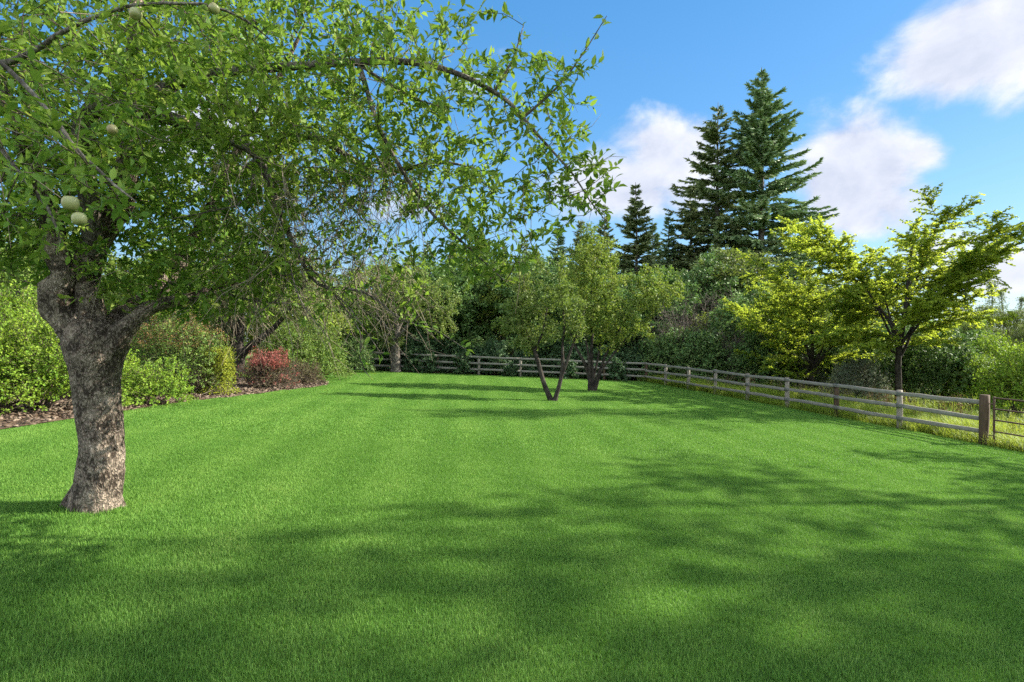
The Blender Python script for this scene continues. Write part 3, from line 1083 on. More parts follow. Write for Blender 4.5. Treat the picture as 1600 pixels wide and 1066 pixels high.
    P, D, N, rnd = P[ok], D[ok], N[ok], rnd[ok]
    # random leaf lengths, shorter on the boughs near the camera
    L = rng.uniform(.045, .105, len(P)) * np.where(P[:, 1] < 3.9, .74, 1.0)
    ob('foliage', leaves('foliage', P - org, D, N, L, rnd, M['apple_leaf'], T_LEAF, True), t)
    # bare spur twigs, pale
    idx = np.flatnonzero((sk.r < .008) & (np.arange(len(sk.P)) >= sk.nseed))
    u = sk.P[:, 0] / sk.P[:, 1] * F + 800
    v = 533 - (sk.P[:, 2] - CAMZ) / sk.P[:, 1] * F
    w = np.where((u > 330) & (u < 660) & (v > 220), 9.0, 1.0)[idx]
    pick = rng.choice(idx, 1700, p=w / w.sum())
    A = sk.P[pick]
    d1 = norm(rng.normal(0, 1, A.shape) + np.array([0, 0, -.5]))
    hang = ((u > 330) & (u < 660) & (v > 220))[pick][:, None]
    d1 = norm(d1 + hang * np.array([.15, 0, -.8]))
    l1 = rng.uniform(.10, .34, len(A))[:, None] * (1 + .5 * hang)
    B = A + d1 * l1
    C = B + norm(d1 + rng.normal(0, .5, A.shape) + np.array([0, 0, -.15])) * l1 * .8
    r = np.full(len(A), .0028)
    V1, f1 = prisms(A, B, r, r * .8, 4)
    V2, f2 = prisms(B, C, r * .8, r * .35, 4)
    V, f = join([(V1, f1), (V2, f2)])
    ob('bare_twigs', new_mesh('bare_twigs', V - org, f, M['twig_pale'], smooth=True), t)
    # apples
    V, f = [], []
    prof = np.array([(0, .80), (.16, .90), (.42, .99), (.72, .90), (.94, .55), (1.0, .12), (.95, -.32), (.78, -.68), (.5, -.90), (.25, -.95), (0, -.86)])
    rows = np.array([(a, b) for a, b in prof])
    an = np.linspace(0, 2 * np.pi, 18, endpoint=False)
    VV = np.array([(a * np.cos(q), a * np.sin(q), b) for a, b in rows for q in an])
    k = 18
    i, j = np.meshgrid(np.arange(len(rows) - 1), np.arange(k), indexing='ij')
    i, j = i.ravel(), j.ravel()
    ff = [np.c_[i * k + j, (i + 1) * k + j, (i + 1) * k + (j + 1) % k, i * k + (j + 1) % k]]
    sV, sf = sweep(np.array([[0, 0, .8, .05], [.03, 0, 1.2, .04], [.1, 0, 1.7, .05]]), 5)
    me_a = new_mesh('apple', VV * .034, ff, M['apple'], smooth=True)
    me_s = new_mesh('stalk', sV * .034, sf, M['twig'])
    spots = [(110, 318, 2.22), (124, 343, 2.2), (176, 203, 3.0), (212, 22, 3.0), (334, 14, 3.0), (208, 150, 4.3), (373, 163, 4.6), (338, 262, 4.6), (290, 190, 4.8), (520, 130, 5.0), (60, 60, 4.6)]
    for n_, (px, py, Z) in enumerate(spots):
        a = ob('apple', me_a, t, P3(px, py, Z * s) - org)
        a.rotation_euler = (rng.normal(0, .35), rng.normal(0, .35), rng.uniform(0, 6))
        q = rng.uniform(.78, .95)
        a.scale = (q, q, q * .93)
        ob('stalk', me_s, a)


hero_apple()


# ------------------------------------------------------------------ generic broad-leaved trees
def grow_tree(seed, stems, ells, step, di, dk, leafmat, barkmat, leaf, per, tip=.004, rt=.02, trop=(0, 0, .08), sides=10, tpl=T_DIA, skip=0.0, spread=.85, up=.3, nleafmul=2.0, rough=.12, twigsides=3, fluff=.06):
    """stems: polylines of local (x,y,z,r); ells: (centre, radii, n attractors). Returns parts (trunk, limbs, twigs, foliage)"""
    sk = Skel(step, seed)
    wood, first = [], None
    for k, s in enumerate(stems):
        q = sk.add(s, 'near')
        wood.append(sweep(q, sides, True, rough, 3.0, seed + k))
    att = np.vstack([ell(sk.rng, c, r, n) for c, r, n in ells])
    sk.colonize(att, di, dk, 60, trop, .2, skip_base=skip)
    sk.radii(tip, 2.3)
    parts = [('trunk', new_mesh('trunk', *wood[0], barkmat, smooth=True))]
    for w in wood[1:]:
        parts.append(('limb', new_mesh('limb', *w, barkmat, smooth=True)))
    parts.append(('twigs', sk.twig_mesh('twigs', M['twig'] if barkmat is not M['dead'] else M['dead'], twigsides)))
    P, D, N, rnd = sk.leaf_sites(rt, per, spread, up, nleafmul, None, fluff)
    L = sk.rng.uniform(*leaf, len(P))
    parts.append(('foliage', leaves('foliage', P, D, N, L, rnd, leafmat, tpl)))
    return parts


def ground_at(x, y, dz=0.0):
    return (x, y, float(gz(x, y)) - dz)


def xz(px, Z):
    return (px - 800) / F * Z


def ragged(seed, c, r, n, q, natt):
    """many small uneven lobes scattered through a larger ellipsoid"""
    g_ = np.random.default_rng(seed)
    out = []
    for i in range(n):
        u = norm(g_.normal(0, 1, 3)) * g_.uniform(.25, 1.0) ** .6
        k_ = q * g_.uniform(.55, 1.35)
        out.append((np.array(c) + u * np.array(r), (k_, k_, k_ * g_.uniform(.7, 1.5)), int(natt / n * (k_ / q) ** 2)))
    return out


# two fruit trees in the middle of the lawn
p = at(863, 627)
k = p[1] / F
parts = grow_tree(21, [
    [(-.02, 0, -.1, .13), (-.10, 0, .15, .105), (-.30, 0, .65, .085), (-.45, .05, 1.2, .08), (-.62, .05, 1.75, .07), (-.85, .1, 2.35, .05), (-1.05, .1, 2.9, .035), (-1.2, .15, 3.5, .018)],
    [(.05, 0, -.1, .12), (.14, 0, .2, .085), (.28, .03, .7, .075), (.36, .05, 1.2, .065), (.36, .1, 1.9, .05), (.42, .1, 2.6, .04), (.35, .1, 3.4, .028), (.25, .1, 4.2, .015)],
    [(.30, .03, .8, .06), (.50, .0, 1.35, .05), (.72, -.05, 2.0, .04), (1.0, -.1, 2.7, .025), (1.15, -.1, 3.4, .012)],
    [(-.62, .05, 1.75, .05), (-.35, -.2, 2.4, .035), (-.2, -.4, 3.2, .02)],
], ragged(1, (-.35, 0, 3.2), (1.25, 1.1, 1.6), 26, .38, 1100) + [((-1.5, 0, 2.7), (.6, .6, .32), 120), ((-1.0, 0, 2.0), (.6, .5, .2), 60), ((.35, 0, 4.6), (.3, .3, .7), 80), ((-.5, 0, 4.8), (.22, .22, .6), 60), ((.8, 0, 2.6), (.4, .5, .6), 110)],
    .11, .9, .14, M['apple_old'], M['bark_dark'], (.065, .115), 10, .004, .014, (0, 0, .05), skip=1.2)
build(parts, 'fruit_tree', 'small V-shaped fruit tree with two bare dark stems, nearer of the pair in mid lawn', 'fruit tree', ground_at(*p))

p = at(924, 611)
parts = grow_tree(22, [
    [(0, 0, -.1, 0.163), (.0, 0, .2, 0.141), (-.12, 0, .7, 0.089), (-.35, -.05, 1.3, 0.063), (-.7, 0, 1.95, 0.052), (-1.0, 0, 2.9, 0.033), (-1.1, .1, 4.0, 0.015)],
    [(.05, .05, -.1, 0.133), (.05, .05, .7, 0.089), (.02, .1, 1.5, 0.074), (.05, .1, 2.6, 0.059), (.0, .1, 3.9, 0.041), (.05, .1, 5.2, 0.022), (.0, .1, 6.3, 0.010)],
    [(-.05, -.05, -.1, 0.126), (-.08, -.08, .7, 0.074), (-.15, -.1, 1.6, 0.056), (-.35, -.2, 2.6, 0.041), (-.4, -.2, 3.7, 0.022), (-.3, -.2, 4.8, 0.010)],
    [(.12, 0, 0, 0.111), (.3, 0, .7, 0.063), (.55, .05, 1.35, 0.048), (.85, .1, 1.95, 0.041), (1.4, .2, 2.9, 0.030), (2.1, .2, 3.8, 0.021), (2.9, .1, 4.5, 0.010)],
    [(.15, -.06, .1, 0.089), (.4, -.1, .85, 0.052), (.8, -.1, 1.4, 0.041), (1.25, -.15, 2.0, 0.033), (1.9, -.2, 2.7, 0.021), (2.5, -.2, 3.1, 0.009)],
    [(.1, .1, .5, 0.059), (.35, .3, 1.5, 0.048), (.6, .5, 2.8, 0.037), (.9, .6, 4.2, 0.022), (1.1, .6, 5.3, 0.009)],
], ragged(2, (.0, 0, 4.4), (1.3, 1.4, 2.3), 34, .55, 1700) + ragged(3, (1.1, .1, 3.6), (1.5, 1.3, 1.5), 22, .5, 900) + ragged(4, (2.7, 0, 4.5), (1.2, 1.0, .9), 13, .42, 480) + ragged(5, (1.3, 0, 2.75), (1.7, 1.2, .5), 14, .38, 420) + [((-.1, .1, 6.5), (.45, .45, .8), 170), ((.35, .1, 5.9), (.3, .3, .8), 90), ((-.9, 0, 2.7), (.5, .6, .45), 120)],
    .15, 1.1, .19, M['plum_leaf'], M['bark_dark'], (.075, .13), 9, .004, .018, (0, 0, .06), skip=1.7)
build(parts, 'fruit_tree', 'taller many-stemmed fruit tree with a dense spreading crown, behind the V-shaped one', 'fruit tree', ground_at(*p), 0, 1.05)

# apple tree in the planting bed, another with trunk in the lawn by the far fence
p = at(368, 597)
parts = grow_tree(23, [
    [(0, 0, -.1, .30), (.02, 0, .4, .25), (.1, 0, .95, .24), (.1, 0, 1.5, .19), (.12, .1, 2.2, .16), (.05, .1, 3.2, .12), (.2, .1, 4.4, .07), (.2, .1, 5.6, .03)],
    [(.1, 0, .85, .17), (.5, -.1, 1.25, .13), (1.0, -.2, 1.6, .12), (1.6, -.2, 2.1, .09), (2.3, -.2, 3.0, .06), (2.9, -.2, 4.2, .025)],
    [(.05, 0, 1.3, .14), (-.4, .1, 1.9, .11), (-.8, .1, 2.6, .10), (-1.5, .2, 3.5, .06), (-2.1, .2, 4.5, .025)],
    [(.1, 0, 1.7, .12), (-.1, -.6, 2.6, .08), (-.1, -1.3, 3.5, .04), (.2, -1.8, 4.2, .015)],
], [((.1, 0, 4.2), (2.9, 2.5, 2.1), 1700), ((2.4, -.2, 3.4), (1.6, 1.6, 1.4), 520), ((-1.8, 0, 3.4), (1.4, 1.5, 1.1), 350), ((2.8, -.4, 2.3), (.9, .9, .6), 110)],
    .17, 1.2, .22, M['apple_old'], M['bark_dark'], (.07, .125), 8, .005, .02, (0, 0, .0), skip=1.5)
build(parts, 'apple_tree', 'dark-trunked apple tree forking low inside the planting bed beside the red barberry', 'apple tree', ground_at(*p))

p = at(618, 582)
apple3 = grow_tree(24, [
    [(0, 0, -.1, .36), (0, 0, .3, .31), (-.03, 0, .9, .29), (.0, 0, 1.5, .25), (.08, .1, 2.2, .19), (.0, .1, 3.2, .14), (-.3, .1, 4.6, .08), (-.4, .1, 6.0, .03)],
    [(.05, 0, 1.9, .14), (.7, -.2, 2.7, .11), (1.5, -.3, 3.4, .08), (2.4, -.4, 3.9, .05), (3.2, -.4, 3.7, .02)],
    [(0, 0, 2.0, .14), (-.8, -.1, 2.9, .11), (-1.7, -.2, 3.7, .08), (-2.8, -.2, 4.2, .05), (-3.8, -.2, 3.6, .02)],
    [(.05, .1, 2.4, .12), (.6, .3, 3.6, .09), (1.3, .4, 4.9, .05), (1.8, .4, 6.0, .02)],
    [(0, .0, 2.2, .1), (-.2, -.9, 3.0, .07), (-.1, -1.8, 3.6, .03)],
], [((-.2, 0, 4.8), (2.7, 2.4, 2.2), 1500), ((2.5, -.2, 4.1), (1.5, 1.4, 1.6), 480), ((-2.9, -.2, 3.9), (1.7, 1.5, 1.4), 430), ((-3.3, -.3, 2.3), (.8, .8, .9), 130), ((-.3, -.4, 2.0), (1.1, .8, .6), 150), ((2.8, -.3, 2.7), (1.0, .9, .8), 130)],
    .2, 1.4, .26, M['apple_old'], M['bark_grey'], (.08, .135), 9, .006, .024, (0, 0, -.04), skip=1.7)
build(apple3, 'apple_tree', 'wide old apple tree with a stout grey trunk in front of the far fence', 'apple tree', ground_at(*p))


# ------------------------------------------------------------------ the yellow-green elms past the right-hand fence
def elm(seed, H, spread, lean=0.0, nl=9, ttop=.30):
    rng = np.random.default_rng(seed)
    h0 = H * ttop
    trunk = smooth_poly([(0, 0, -.1, .15), (.02, 0, h0 * .5, .115), (.0, 0, h0 * .8, .11), (.08, 0, h0 * 1.15, .09), (.2 + lean * .3, 0, H * .55, .08), (.3 + lean * .7, .1, H * .8, .04), (.4 + lean, .1, H * .97, .012)], .15)
    wood = [sweep(trunk, 12, True, .1, 3, seed)]
    limbs = []
    A, B, RA, RB = [], [], [], []
    LP, LD, LN, LR = [], [], [], []

    def spray(pts, rscale, clump):
        """leafy flat twig along a polyline (n,3)"""
        L = np.linalg.norm(np.diff(pts, axis=0), axis=1)
        A.append(pts[:-1]); B.append(pts[1:])
        n = len(pts)
        r = np.linspace(.012, .003, n) * rscale
        RA.append(r[:-1]); RB.append(r[1:])
        seg = norm(np.diff(pts, axis=0))
        for s, e, d in zip(pts[:-1], pts[1:], seg):
            m = max(2, int(np.linalg.norm(e - s) / .013))
            tt = rng.random(m)[:, None]
            side = norm(np.cross(d, [0, 0, 1]))
            sg = np.where(np.arange(m) % 2 == 0, 1, -1)[:, None]
            LP.append(s + (e - s) * tt + rng.normal(0, .015, (m, 3)))
            LD.append(norm(d * .6 + side * sg * .8 + rng.normal(0, .25, (m, 3)) + np.array([0, 0, -.12])))
            LN.append(norm(np.array([0, 0, .9]) + rng.normal(0, .6, (m, 3))))
            LR.append(np.clip(clump * .5 + rng.random(m) * .5, 0, 1))

    def limb(o, az, e0, e1, Ll, r0, n=8, wob=.05):
        c, pts = o.copy(), [np.r_[o, r0]]
        for q_ in range(1, n + 1):
            e = e0 + (e1 - e0) * (q_ / n) ** 1.2
            c = c + np.array([math.cos(az) * math.cos(e), math.sin(az) * math.cos(e), math.sin(e)]) * Ll / n + rng.normal(0, wob, 3)
            az += rng.normal(0, .09)
            pts.append(np.r_[c, max(.004, r0 * (1 - q_ / n))])
        q = smooth_poly(pts, .14)
        limbs.append(sweep(q, 6, True))
        return q

    def dress(q, cl0, i0, dens=1.0):
        for s in range(i0, len(q) - 1):
            for sg in (1, -1):
                if rng.random() > .8 * dens:
                    continue
                d = norm(q[s + 1, :3] - q[s - 1, :3])
                side = norm(np.cross(d, [0, 0, 1])) * sg
                ln = rng.uniform(.25, .8) * (1.15 - .5 * s / len(q))
                dd = norm(d * .8 + side * .7 + rng.normal(0, .36, 3) + np.array([0, 0, .16]))
                pp = [q[s, :3]]
                for _ in range(5):
                    pp.append(pp[-1] + dd * ln / 5)
                    dd = norm(dd + rng.normal(0, .10, 3) + np.array([0, 0, -.09]))
                spray(np.array(pp), 1.0, np.clip(cl0 * .6 + rng.random() * .4, 0, 1))
        spray(q[len(q) // 2:, :3], .5, cl0)

    rad = math.radians
    mains = []
    for i in range(nl):
        az = i * 6.283 / nl + rng.normal(0, .25)
        k = int(np.argmin(np.abs(trunk[:, 2] - h0 * rng.uniform(.85, 1.35))))
        mains.append(limb(trunk[k, :3], az, rad(rng.uniform(50, 74)), rad(rng.uniform(22, 50)), spread * rng.uniform(1.0, 1.45), trunk[k, 3] * .55))
    mains.append(trunk[int(np.argmin(np.abs(trunk[:, 2] - h0 * 1.2))):])
    for i in range(10):
        k = int(np.argmin(np.abs(trunk[:, 2] - h0 * rng.uniform(.62, 1.25))))
        q = limb(trunk[k, :3], rng.random() * 6.283, rad(rng.uniform(15, 40)), rad(rng.uniform(-15, 12)), spread * rng.uniform(.5, .95), .026, 7)
        dress(q, rng.random(), len(q) // 5, 1.15)
    for m in mains:
        cl0 = rng.random()
        dress(m, cl0, len(m) // 2)
        ns = 13
        for j in range(ns):
            s = int(len(m) * (.22 + .7 * (j + rng.random() * .6) / ns))
            s = min(s, len(m) - 2)
            d = m[s + 1, :3] - m[s, :3]
            az = math.atan2(d[1], d[0]) + (1 if j % 2 else -1) * rng.uniform(.5, 1.15)
            q = limb(m[s, :3], az, rad(rng.uniform(10, 48)), rad(rng.uniform(-18, 42)), rng.uniform(1.0, 2.6) * (1.15 - .55 * s / len(m)) * spread / 4.5, max(.012, m[s, 3] * .5), 6, .035)
            dress(q, np.clip(cl0 + rng.normal(0, .3), 0, 1), 2)
    parts = [('trunk', new_mesh('trunk', *wood[0], M['bark_dark'], smooth=True))]
    for l in limbs:
        parts.append(('limb', new_mesh('limb', *l, M['bark_dark'], smooth=True)))
    V, f = prisms(np.vstack(A), np.vstack(B), np.concatenate(RA), np.concatenate(RB), 3)
    parts.append(('twigs', new_mesh('twigs', V, f, M['bark_dark'], smooth=True)))
    P = np.vstack(LP)
    parts.append(('foliage', leaves('foliage', P, np.vstack(LD), np.vstack(LN), rng.uniform(.07, .115, len(P)), np.concatenate(LR), M['elm_leaf'], T_DIA)))
    return parts


Zr = 24.0
build(elm(31, 7.6, 4.7, .4), 'elm_tree', 'yellow-green elm with a single dark trunk behind the fence rails, nearer the gate', 'elm tree', ground_at(xz(1403, Zr), Zr, .3), 0, 1.13)
Zl = 28.5
build(elm(37, 6.6, 4.9, -.4, 9, .22), 'elm_tree', 'yellow-green elm with low sweeping branches, farther along the right fence', 'elm tree', ground_at(xz(1268, Zl), Zl, .3), .7, 1.03)


# ------------------------------------------------------------------ conifers
def conifer(seed, H, R, z0=.12, droop=.25, dens=1.0, mat='fir', ragged=.25, nw=34, trunk_r=.3, spray=(.35, .6), power=.8):
    rng = np.random.default_rng(seed)
    tp = [(0, 0, -.2, trunk_r), (rng.normal(0, .05), 0, H * .3, trunk_r * .75), (rng.normal(0, .1), rng.normal(0, .1), H * .7, trunk_r * .33), (0, 0, H, .02)]
    trunk = smooth_poly(tp, H / 30)
    A, B, RA, RB, LP, LD, LN, LS, LR = [], [], [], [], [], [], [], [], []
    for w in range(nw):
        f = (w + rng.random() * .6) / nw
        z = min(H * .99, H * (z0 + (1 - z0) * f) * .985 + rng.normal(0, .2))
        k = int(np.argmin(np.abs(trunk[:, 2] - z)))
        nb = rng.integers(5, 8) if f < .85 else 4
        for b in range(nb):
            az = rng.random() * 6.283
            f = min(.985, max(0, (w + rng.random() * 1.6 - .3) / nw))
            z = H * (z0 + (1 - z0) * f) * .985
            k = int(np.argmin(np.abs(trunk[:, 2] - z)))
            L = R * (1 - f) ** power * rng.uniform(1 - ragged * 1.4, 1 + ragged * .55) + .18
            if rng.random() < .10 * (1 + ragged):
                L *= .55
            e = math.radians(rng.uniform(-8, 12) + 48 * f ** 2.2)
            d = np.array([math.cos(az), math.sin(az), 0])
            n = max(4, int(L / .45))
            c = trunk[k, :3] + np.array([0, 0, rng.normal(0, .1)])
            pts = [c]
            for s in range(n):
                pts.append(pts[-1] + (d * math.cos(e) + np.array([0, 0, math.sin(e)])) * L / n)
                e += -droop * .16 if s < n * .6 else droop * .5
            pts = np.array(pts)
            A.append(pts[:-1]); B.append(pts[1:])
            r = np.linspace(.05 * (1 - f) + .012, .008, n + 1)
            RA.append(r[:-1]); RB.append(r[1:])
            m = int(L * 38 * dens) + 6
            t = rng.random(m) ** .75
            t = .12 + t * .9
            x = np.clip(t * n, 0, n - 1e-3)
            i = x.astype(int)
            q = pts[i] + (pts[i + 1] - pts[i]) * (x - i)[:, None]
            seg = norm(pts[i + 1] - pts[i])
            side = norm(np.cross(seg, [0, 0, 1]))
            sg = rng.choice([-1, 1], m)[:, None]
            LP.append(q)
            LD.append(norm(seg * rng.uniform(.3, 1.1, (m, 1)) + side * sg * rng.uniform(.2, 1, (m, 1)) + np.c_[np.zeros((m, 2)), rng.uniform(-.45, .15, m)]))
            LN.append(norm(np.array([0, 0, .7]) + rng.normal(0, .8, (m, 3))))
            LS.append(rng.uniform(*spray, m) * (.55 + .45 * np.minimum(1, L / 2)) * (1.1 - .45 * t))
            cl = rng.random()
            LR.append(np.clip(.5 * cl + .5 * rng.random(m), 0, 1))
    # leader
    V, f_ = prisms(np.vstack(A), np.vstack(B), np.concatenate(RA), np.concatenate(RB), 3)
    P = np.vstack(LP)
    return [('trunk', new_mesh('trunk', *sweep(trunk, 9, True, .08, 2, seed), M['bark_grey'], smooth=True)),
            ('branches', new_mesh('branches', V, f_, M['bark_grey'])),
            ('needles', leaves('needles', P, np.vstack(LD), np.vstack(LN), np.concatenate(LS), np.concatenate(LR), M[mat], T_NEEDLE))]


def plant(parts, name, label, cat, px, Z, top=None, H=None, rz=0.0, wid=1.0, group=None, sink=.1):
    """stand a plant at ground level at photograph column px and distance Z, scaled so its crown tops out at row top"""
    x = xz(px, Z)
    g = float(gz(x, Z)) - max(0, .012 * (min(30, x - fence_x(Z) - .5))) - sink
    s = 1.0
    if top is not None:
        want = CAMZ + (533 - top) / F * Z - g
        s = want / H
    return build(parts, name, label, cat, (x, Z, g), rz, (s * wid, s * wid, s), group)


firA = conifer(41, 28, 9.0, .10, .30, 1.35, 'fir', .30, 70, .42, (.36, .8), .85)
firB = conifer(42, 26, 7.6, .10, .45, 1.1, 'spruce', .38, 54, .38, (.36, .8), .8)
sprA = conifer(43, 18, 4.0, .08, .25, 1.3, 'spruce', .35, 46, .26, (.45, .85), .9)
sprB = conifer(44, 16, 2.5, .06, .35, 1.3, 'fir', .3, 46, .2, (.4, .75), .85)
plant(firA, 'fir_tree', 'tallest dark green fir on the skyline, right of its leaning twin', 'fir tree', 1190, 55, 105, 28, 0, 1.05)
plant(firB, 'fir_tree', 'tall ragged grey-green fir overlapping the left side of the tallest fir', 'fir tree', 1122, 57, 160, 26, 1.3, 1.12)
plant(sprA, 'spruce_tree', 'open-branched spruce standing on the skyline just left of the two tall firs', 'spruce tree', 993, 54, 285, 18, .4, 1.15)
plant(sprB, 'spruce_tree', 'small narrow dark spruce in the gap between the open spruce and the tall firs', 'spruce tree', 1045, 60, 330, 16, 2.0, 1.1)
plant(sprA, 'spruce_tree', 'green spruce directly behind the many-stemmed fruit tree', 'spruce tree', 908, 46, 342, 18, 2.2, 1.3)
plant(sprB, 'spruce_tree', 'dark pointed spruce seen through the tips of the apple bough', 'spruce tree', 709, 58, 362, 16, 1.0, 1.5)
plant(sprB, 'spruce_tree', 'slim spruce behind the round maple, its bare lower trunk showing', 'spruce tree', 787, 48, 376, 16, 3.0, .85)
plant(sprB, 'spruce_tree', 'very slim spruce left of the many-stemmed fruit tree', 'spruce tree', 842, 52, 395, 16, 4.0, .7)
plant(sprA, 'spruce_tree', 'half-hidden spruce between the maple and the pointed dark spruce', 'spruce tree', 752, 56, 356, 18, 5.0, .9)


for q, (v, H, px, Z, top, w, l) in enumerate(((sprA, 18, 822, 55, 372, .9, 'between the slim spruces'), (sprB, 16, 872, 57, 348, 1.2, 'left of the green spruce'), (sprA, 18, 945, 58, 318, .9, 'between the green spruce and the open spruce'), (sprB, 16, 668, 54, 374, 1.3, 'over the shaded tree right of the stout trunk'),
                                              (sprA, 18, 1078, 60, 290, 1.1, 'in front of the ragged fir'), (sprB, 16, 1020, 63, 345, 1.2, 'just right of the open spruce'), (sprA, 18, 635, 58, 400, 1.0, 'above the wide old apple tree'), (sprA, 18, 1255, 60, 345, 1.1, 'behind the right flank of the tallest fir'), (sprB, 16, 560, 56, 405, 1.3, 'behind the end of the planting bed'))):
    plant(v, 'spruce_tree', 'spruce in the dark belt, ' + l, 'spruce tree', px, Z, top, H, q * 1.7 + .5, w)


# ------------------------------------------------------------------ middle-distance trees behind the fences
def round_parts(seed, H, R, mat, bark, leaf, natt, per=3.0, lobes=7, step=.3, low=.25, tpl=T_DIA, fork=.22, nrag=30):
    """broad tree: forking trunk and a crown of uneven lobes"""
    rng = np.random.default_rng(seed)
    stems = [[(0, 0, -.2, H * .026), (0, 0, H * fork, H * .02), (rng.normal(0, .2), rng.normal(0, .2), H * .5, H * .013), (rng.normal(0, .3), rng.normal(0, .3), H * .9, .02)]]
    ells = ragged(seed, (0, 0, H * .56), (R * .8, R * .8, H * .38), nrag, R * .27 * (30 / nrag) ** .2, natt)
    for i in range(lobes):
        a = i * 2.4 + rng.normal(0, .3)
        zz = H * rng.uniform(low + .08, .86)
        rr = R * .62 * math.sqrt(max(.1, 1 - ((zz / H - .5) / .55) ** 2)) * rng.uniform(.7, 1.35)
        c = (rr * math.cos(a), rr * math.sin(a), zz)
        stems.append([(0, 0, H * rng.uniform(fork * .8, fork * 1.5), H * .011), (c[0] * .5, c[1] * .5, zz * .72, H * .007), (c[0], c[1], zz, .015)])
        q = rng.uniform(.30, .5)
        ells.append((c, (R * q, R * q, R * q * .85), natt // (2 * lobes)))
    return grow_tree(seed, stems, ells, step, step * 8, step * 1.25, M[mat], M[bark], leaf, per * 3.6, .007, .05, (0, 0, .05), 7, tpl, H * fork * .6, fluff=step * .42)


treeA = round_parts(51, 8, 3.0, 'broad_leaf', 'bark_dark', (.16, .27), 1300, 3.6)
treeB = round_parts(52, 8, 3.2, 'olive_leaf', 'bark_grey', (.10, .18), 1700, 4.2)
treeC = round_parts(53, 7, 3.2, 'dark_leaf', 'bark_dark', (.12, .21), 1500, 4.0, 8, .28, .1)
treeD = round_parts(54, 6, 2.8, 'plum_leaf', 'bark_grey', (.09, .16), 1600, 4.0, 8, .26, .1)

plant(treeA, 'maple_tree', 'rounded light green maple behind the far fence, left of the fruit trees', 'maple tree', 737, 40, 380, 8, .3, .9)
plant(treeA, 'maple_tree', 'broad green tree behind the fence right of the many-stemmed fruit tree', 'maple tree', 1020, 41, 415, 8, 2.0, .95)
plant(treeB, 'deciduous_tree', 'olive-grey tree below the tall firs', 'deciduous tree', 1148, 42, 386, 8, 1.0, 1.15)
plant(treeC, 'deciduous_tree', 'dark tree in shade below the left tall fir', 'deciduous tree', 1085, 43, 386, 7, 1.4, 1.0)
plant(treeC, 'deciduous_tree', 'dark bushy tree behind the fence corner', 'deciduous tree', 1000, 38, 425, 7, 2.9, 1.2)
plant(treeC, 'deciduous_tree', 'dark shaded tree behind the far fence under the pointed spruce', 'deciduous tree', 672, 39, 402, 7, .4, 1.2)
plant(treeB, 'deciduous_tree', 'grey-green tree behind the far left end of the fence', 'deciduous tree', 585, 40, 416, 8, 4.0, 1.2)
plant(treeD, 'deciduous_tree', 'leafy tree behind the far fence between maple and fruit trees', 'deciduous tree', 800, 41, 396, 6, 1.0, .9)
plant(treeC, 'deciduous_tree', 'dark thicket tree filling the gap behind the fruit trees', 'deciduous tree', 868, 40, 386, 7, 5.1, 1.2)
plant(treeC, 'deciduous_tree', 'dark tree behind the right fence left of the far elm', 'deciduous tree', 1205, 34, 432, 7, 3.7, 1.1)
plant(treeB, 'deciduous_tree', 'olive tree filling in behind the far elm', 'deciduous tree', 1268, 40, 430, 8, 2.5, 1.1)
plant(treeC, 'deciduous_tree', 'low dark tree behind the trunk of the nearer elm', 'deciduous tree', 1345, 36, 490, 7, .9, 1.3)
plant(treeC, 'deciduous_tree', 'rounded dark bush-like tree right of the nearer elm trunk', 'deciduous tree', 1462, 34, 505, 7, 2.1, 1.5)
plant(treeD, 'deciduous_tree', 'shaded tree mass behind the fence left of the elms', 'deciduous tree', 1130, 37, 470, 6, 4.4, 1.2)

# trees on the left, behind the planting bed
treeE = round_parts(55, 6, 2.6, 'shrub_leaf', 'bark_grey', (.07, .12), 1900, 4.4, 9, .24, .08)
plant(treeE, 'garden_tree', 'bushy green tree behind the hedge at the far left edge', 'tree', -10, 16, 330, 6, .3, 1.1)
plant(treeE, 'garden_tree', 'tall green bush-tree between the thick apple trunk and the spirea', 'tree', 205, 21, 400, 6, 1.9, 1.1)
plant(treeB, 'garden_tree', 'grey-leaved tree showing behind the knobby limb of the big apple tree', 'tree', 60, 22, 330, 8, 3.2, 1.1)
plant(treeD, 'garden_tree', 'dense tree in shade behind the barberry and dark-trunked apple', 'tree', 440, 28, 395, 6, 2.4, 1.15)
plant(treeE, 'garden_tree', 'tree behind the rounded shrubs at the end of the planting bed', 'tree', 520, 33, 430, 6, 5.0, 1.2)
plant(treeC, 'garden_tree', 'dark tree behind the spirea and golden box', 'tree', 300, 27, 380, 7, 5.3, 1.1)
plant(treeD, 'garden_tree', 'background tree far left between hedge and sky', 'tree', 130, 26, 360, 6, .9, 1.2)


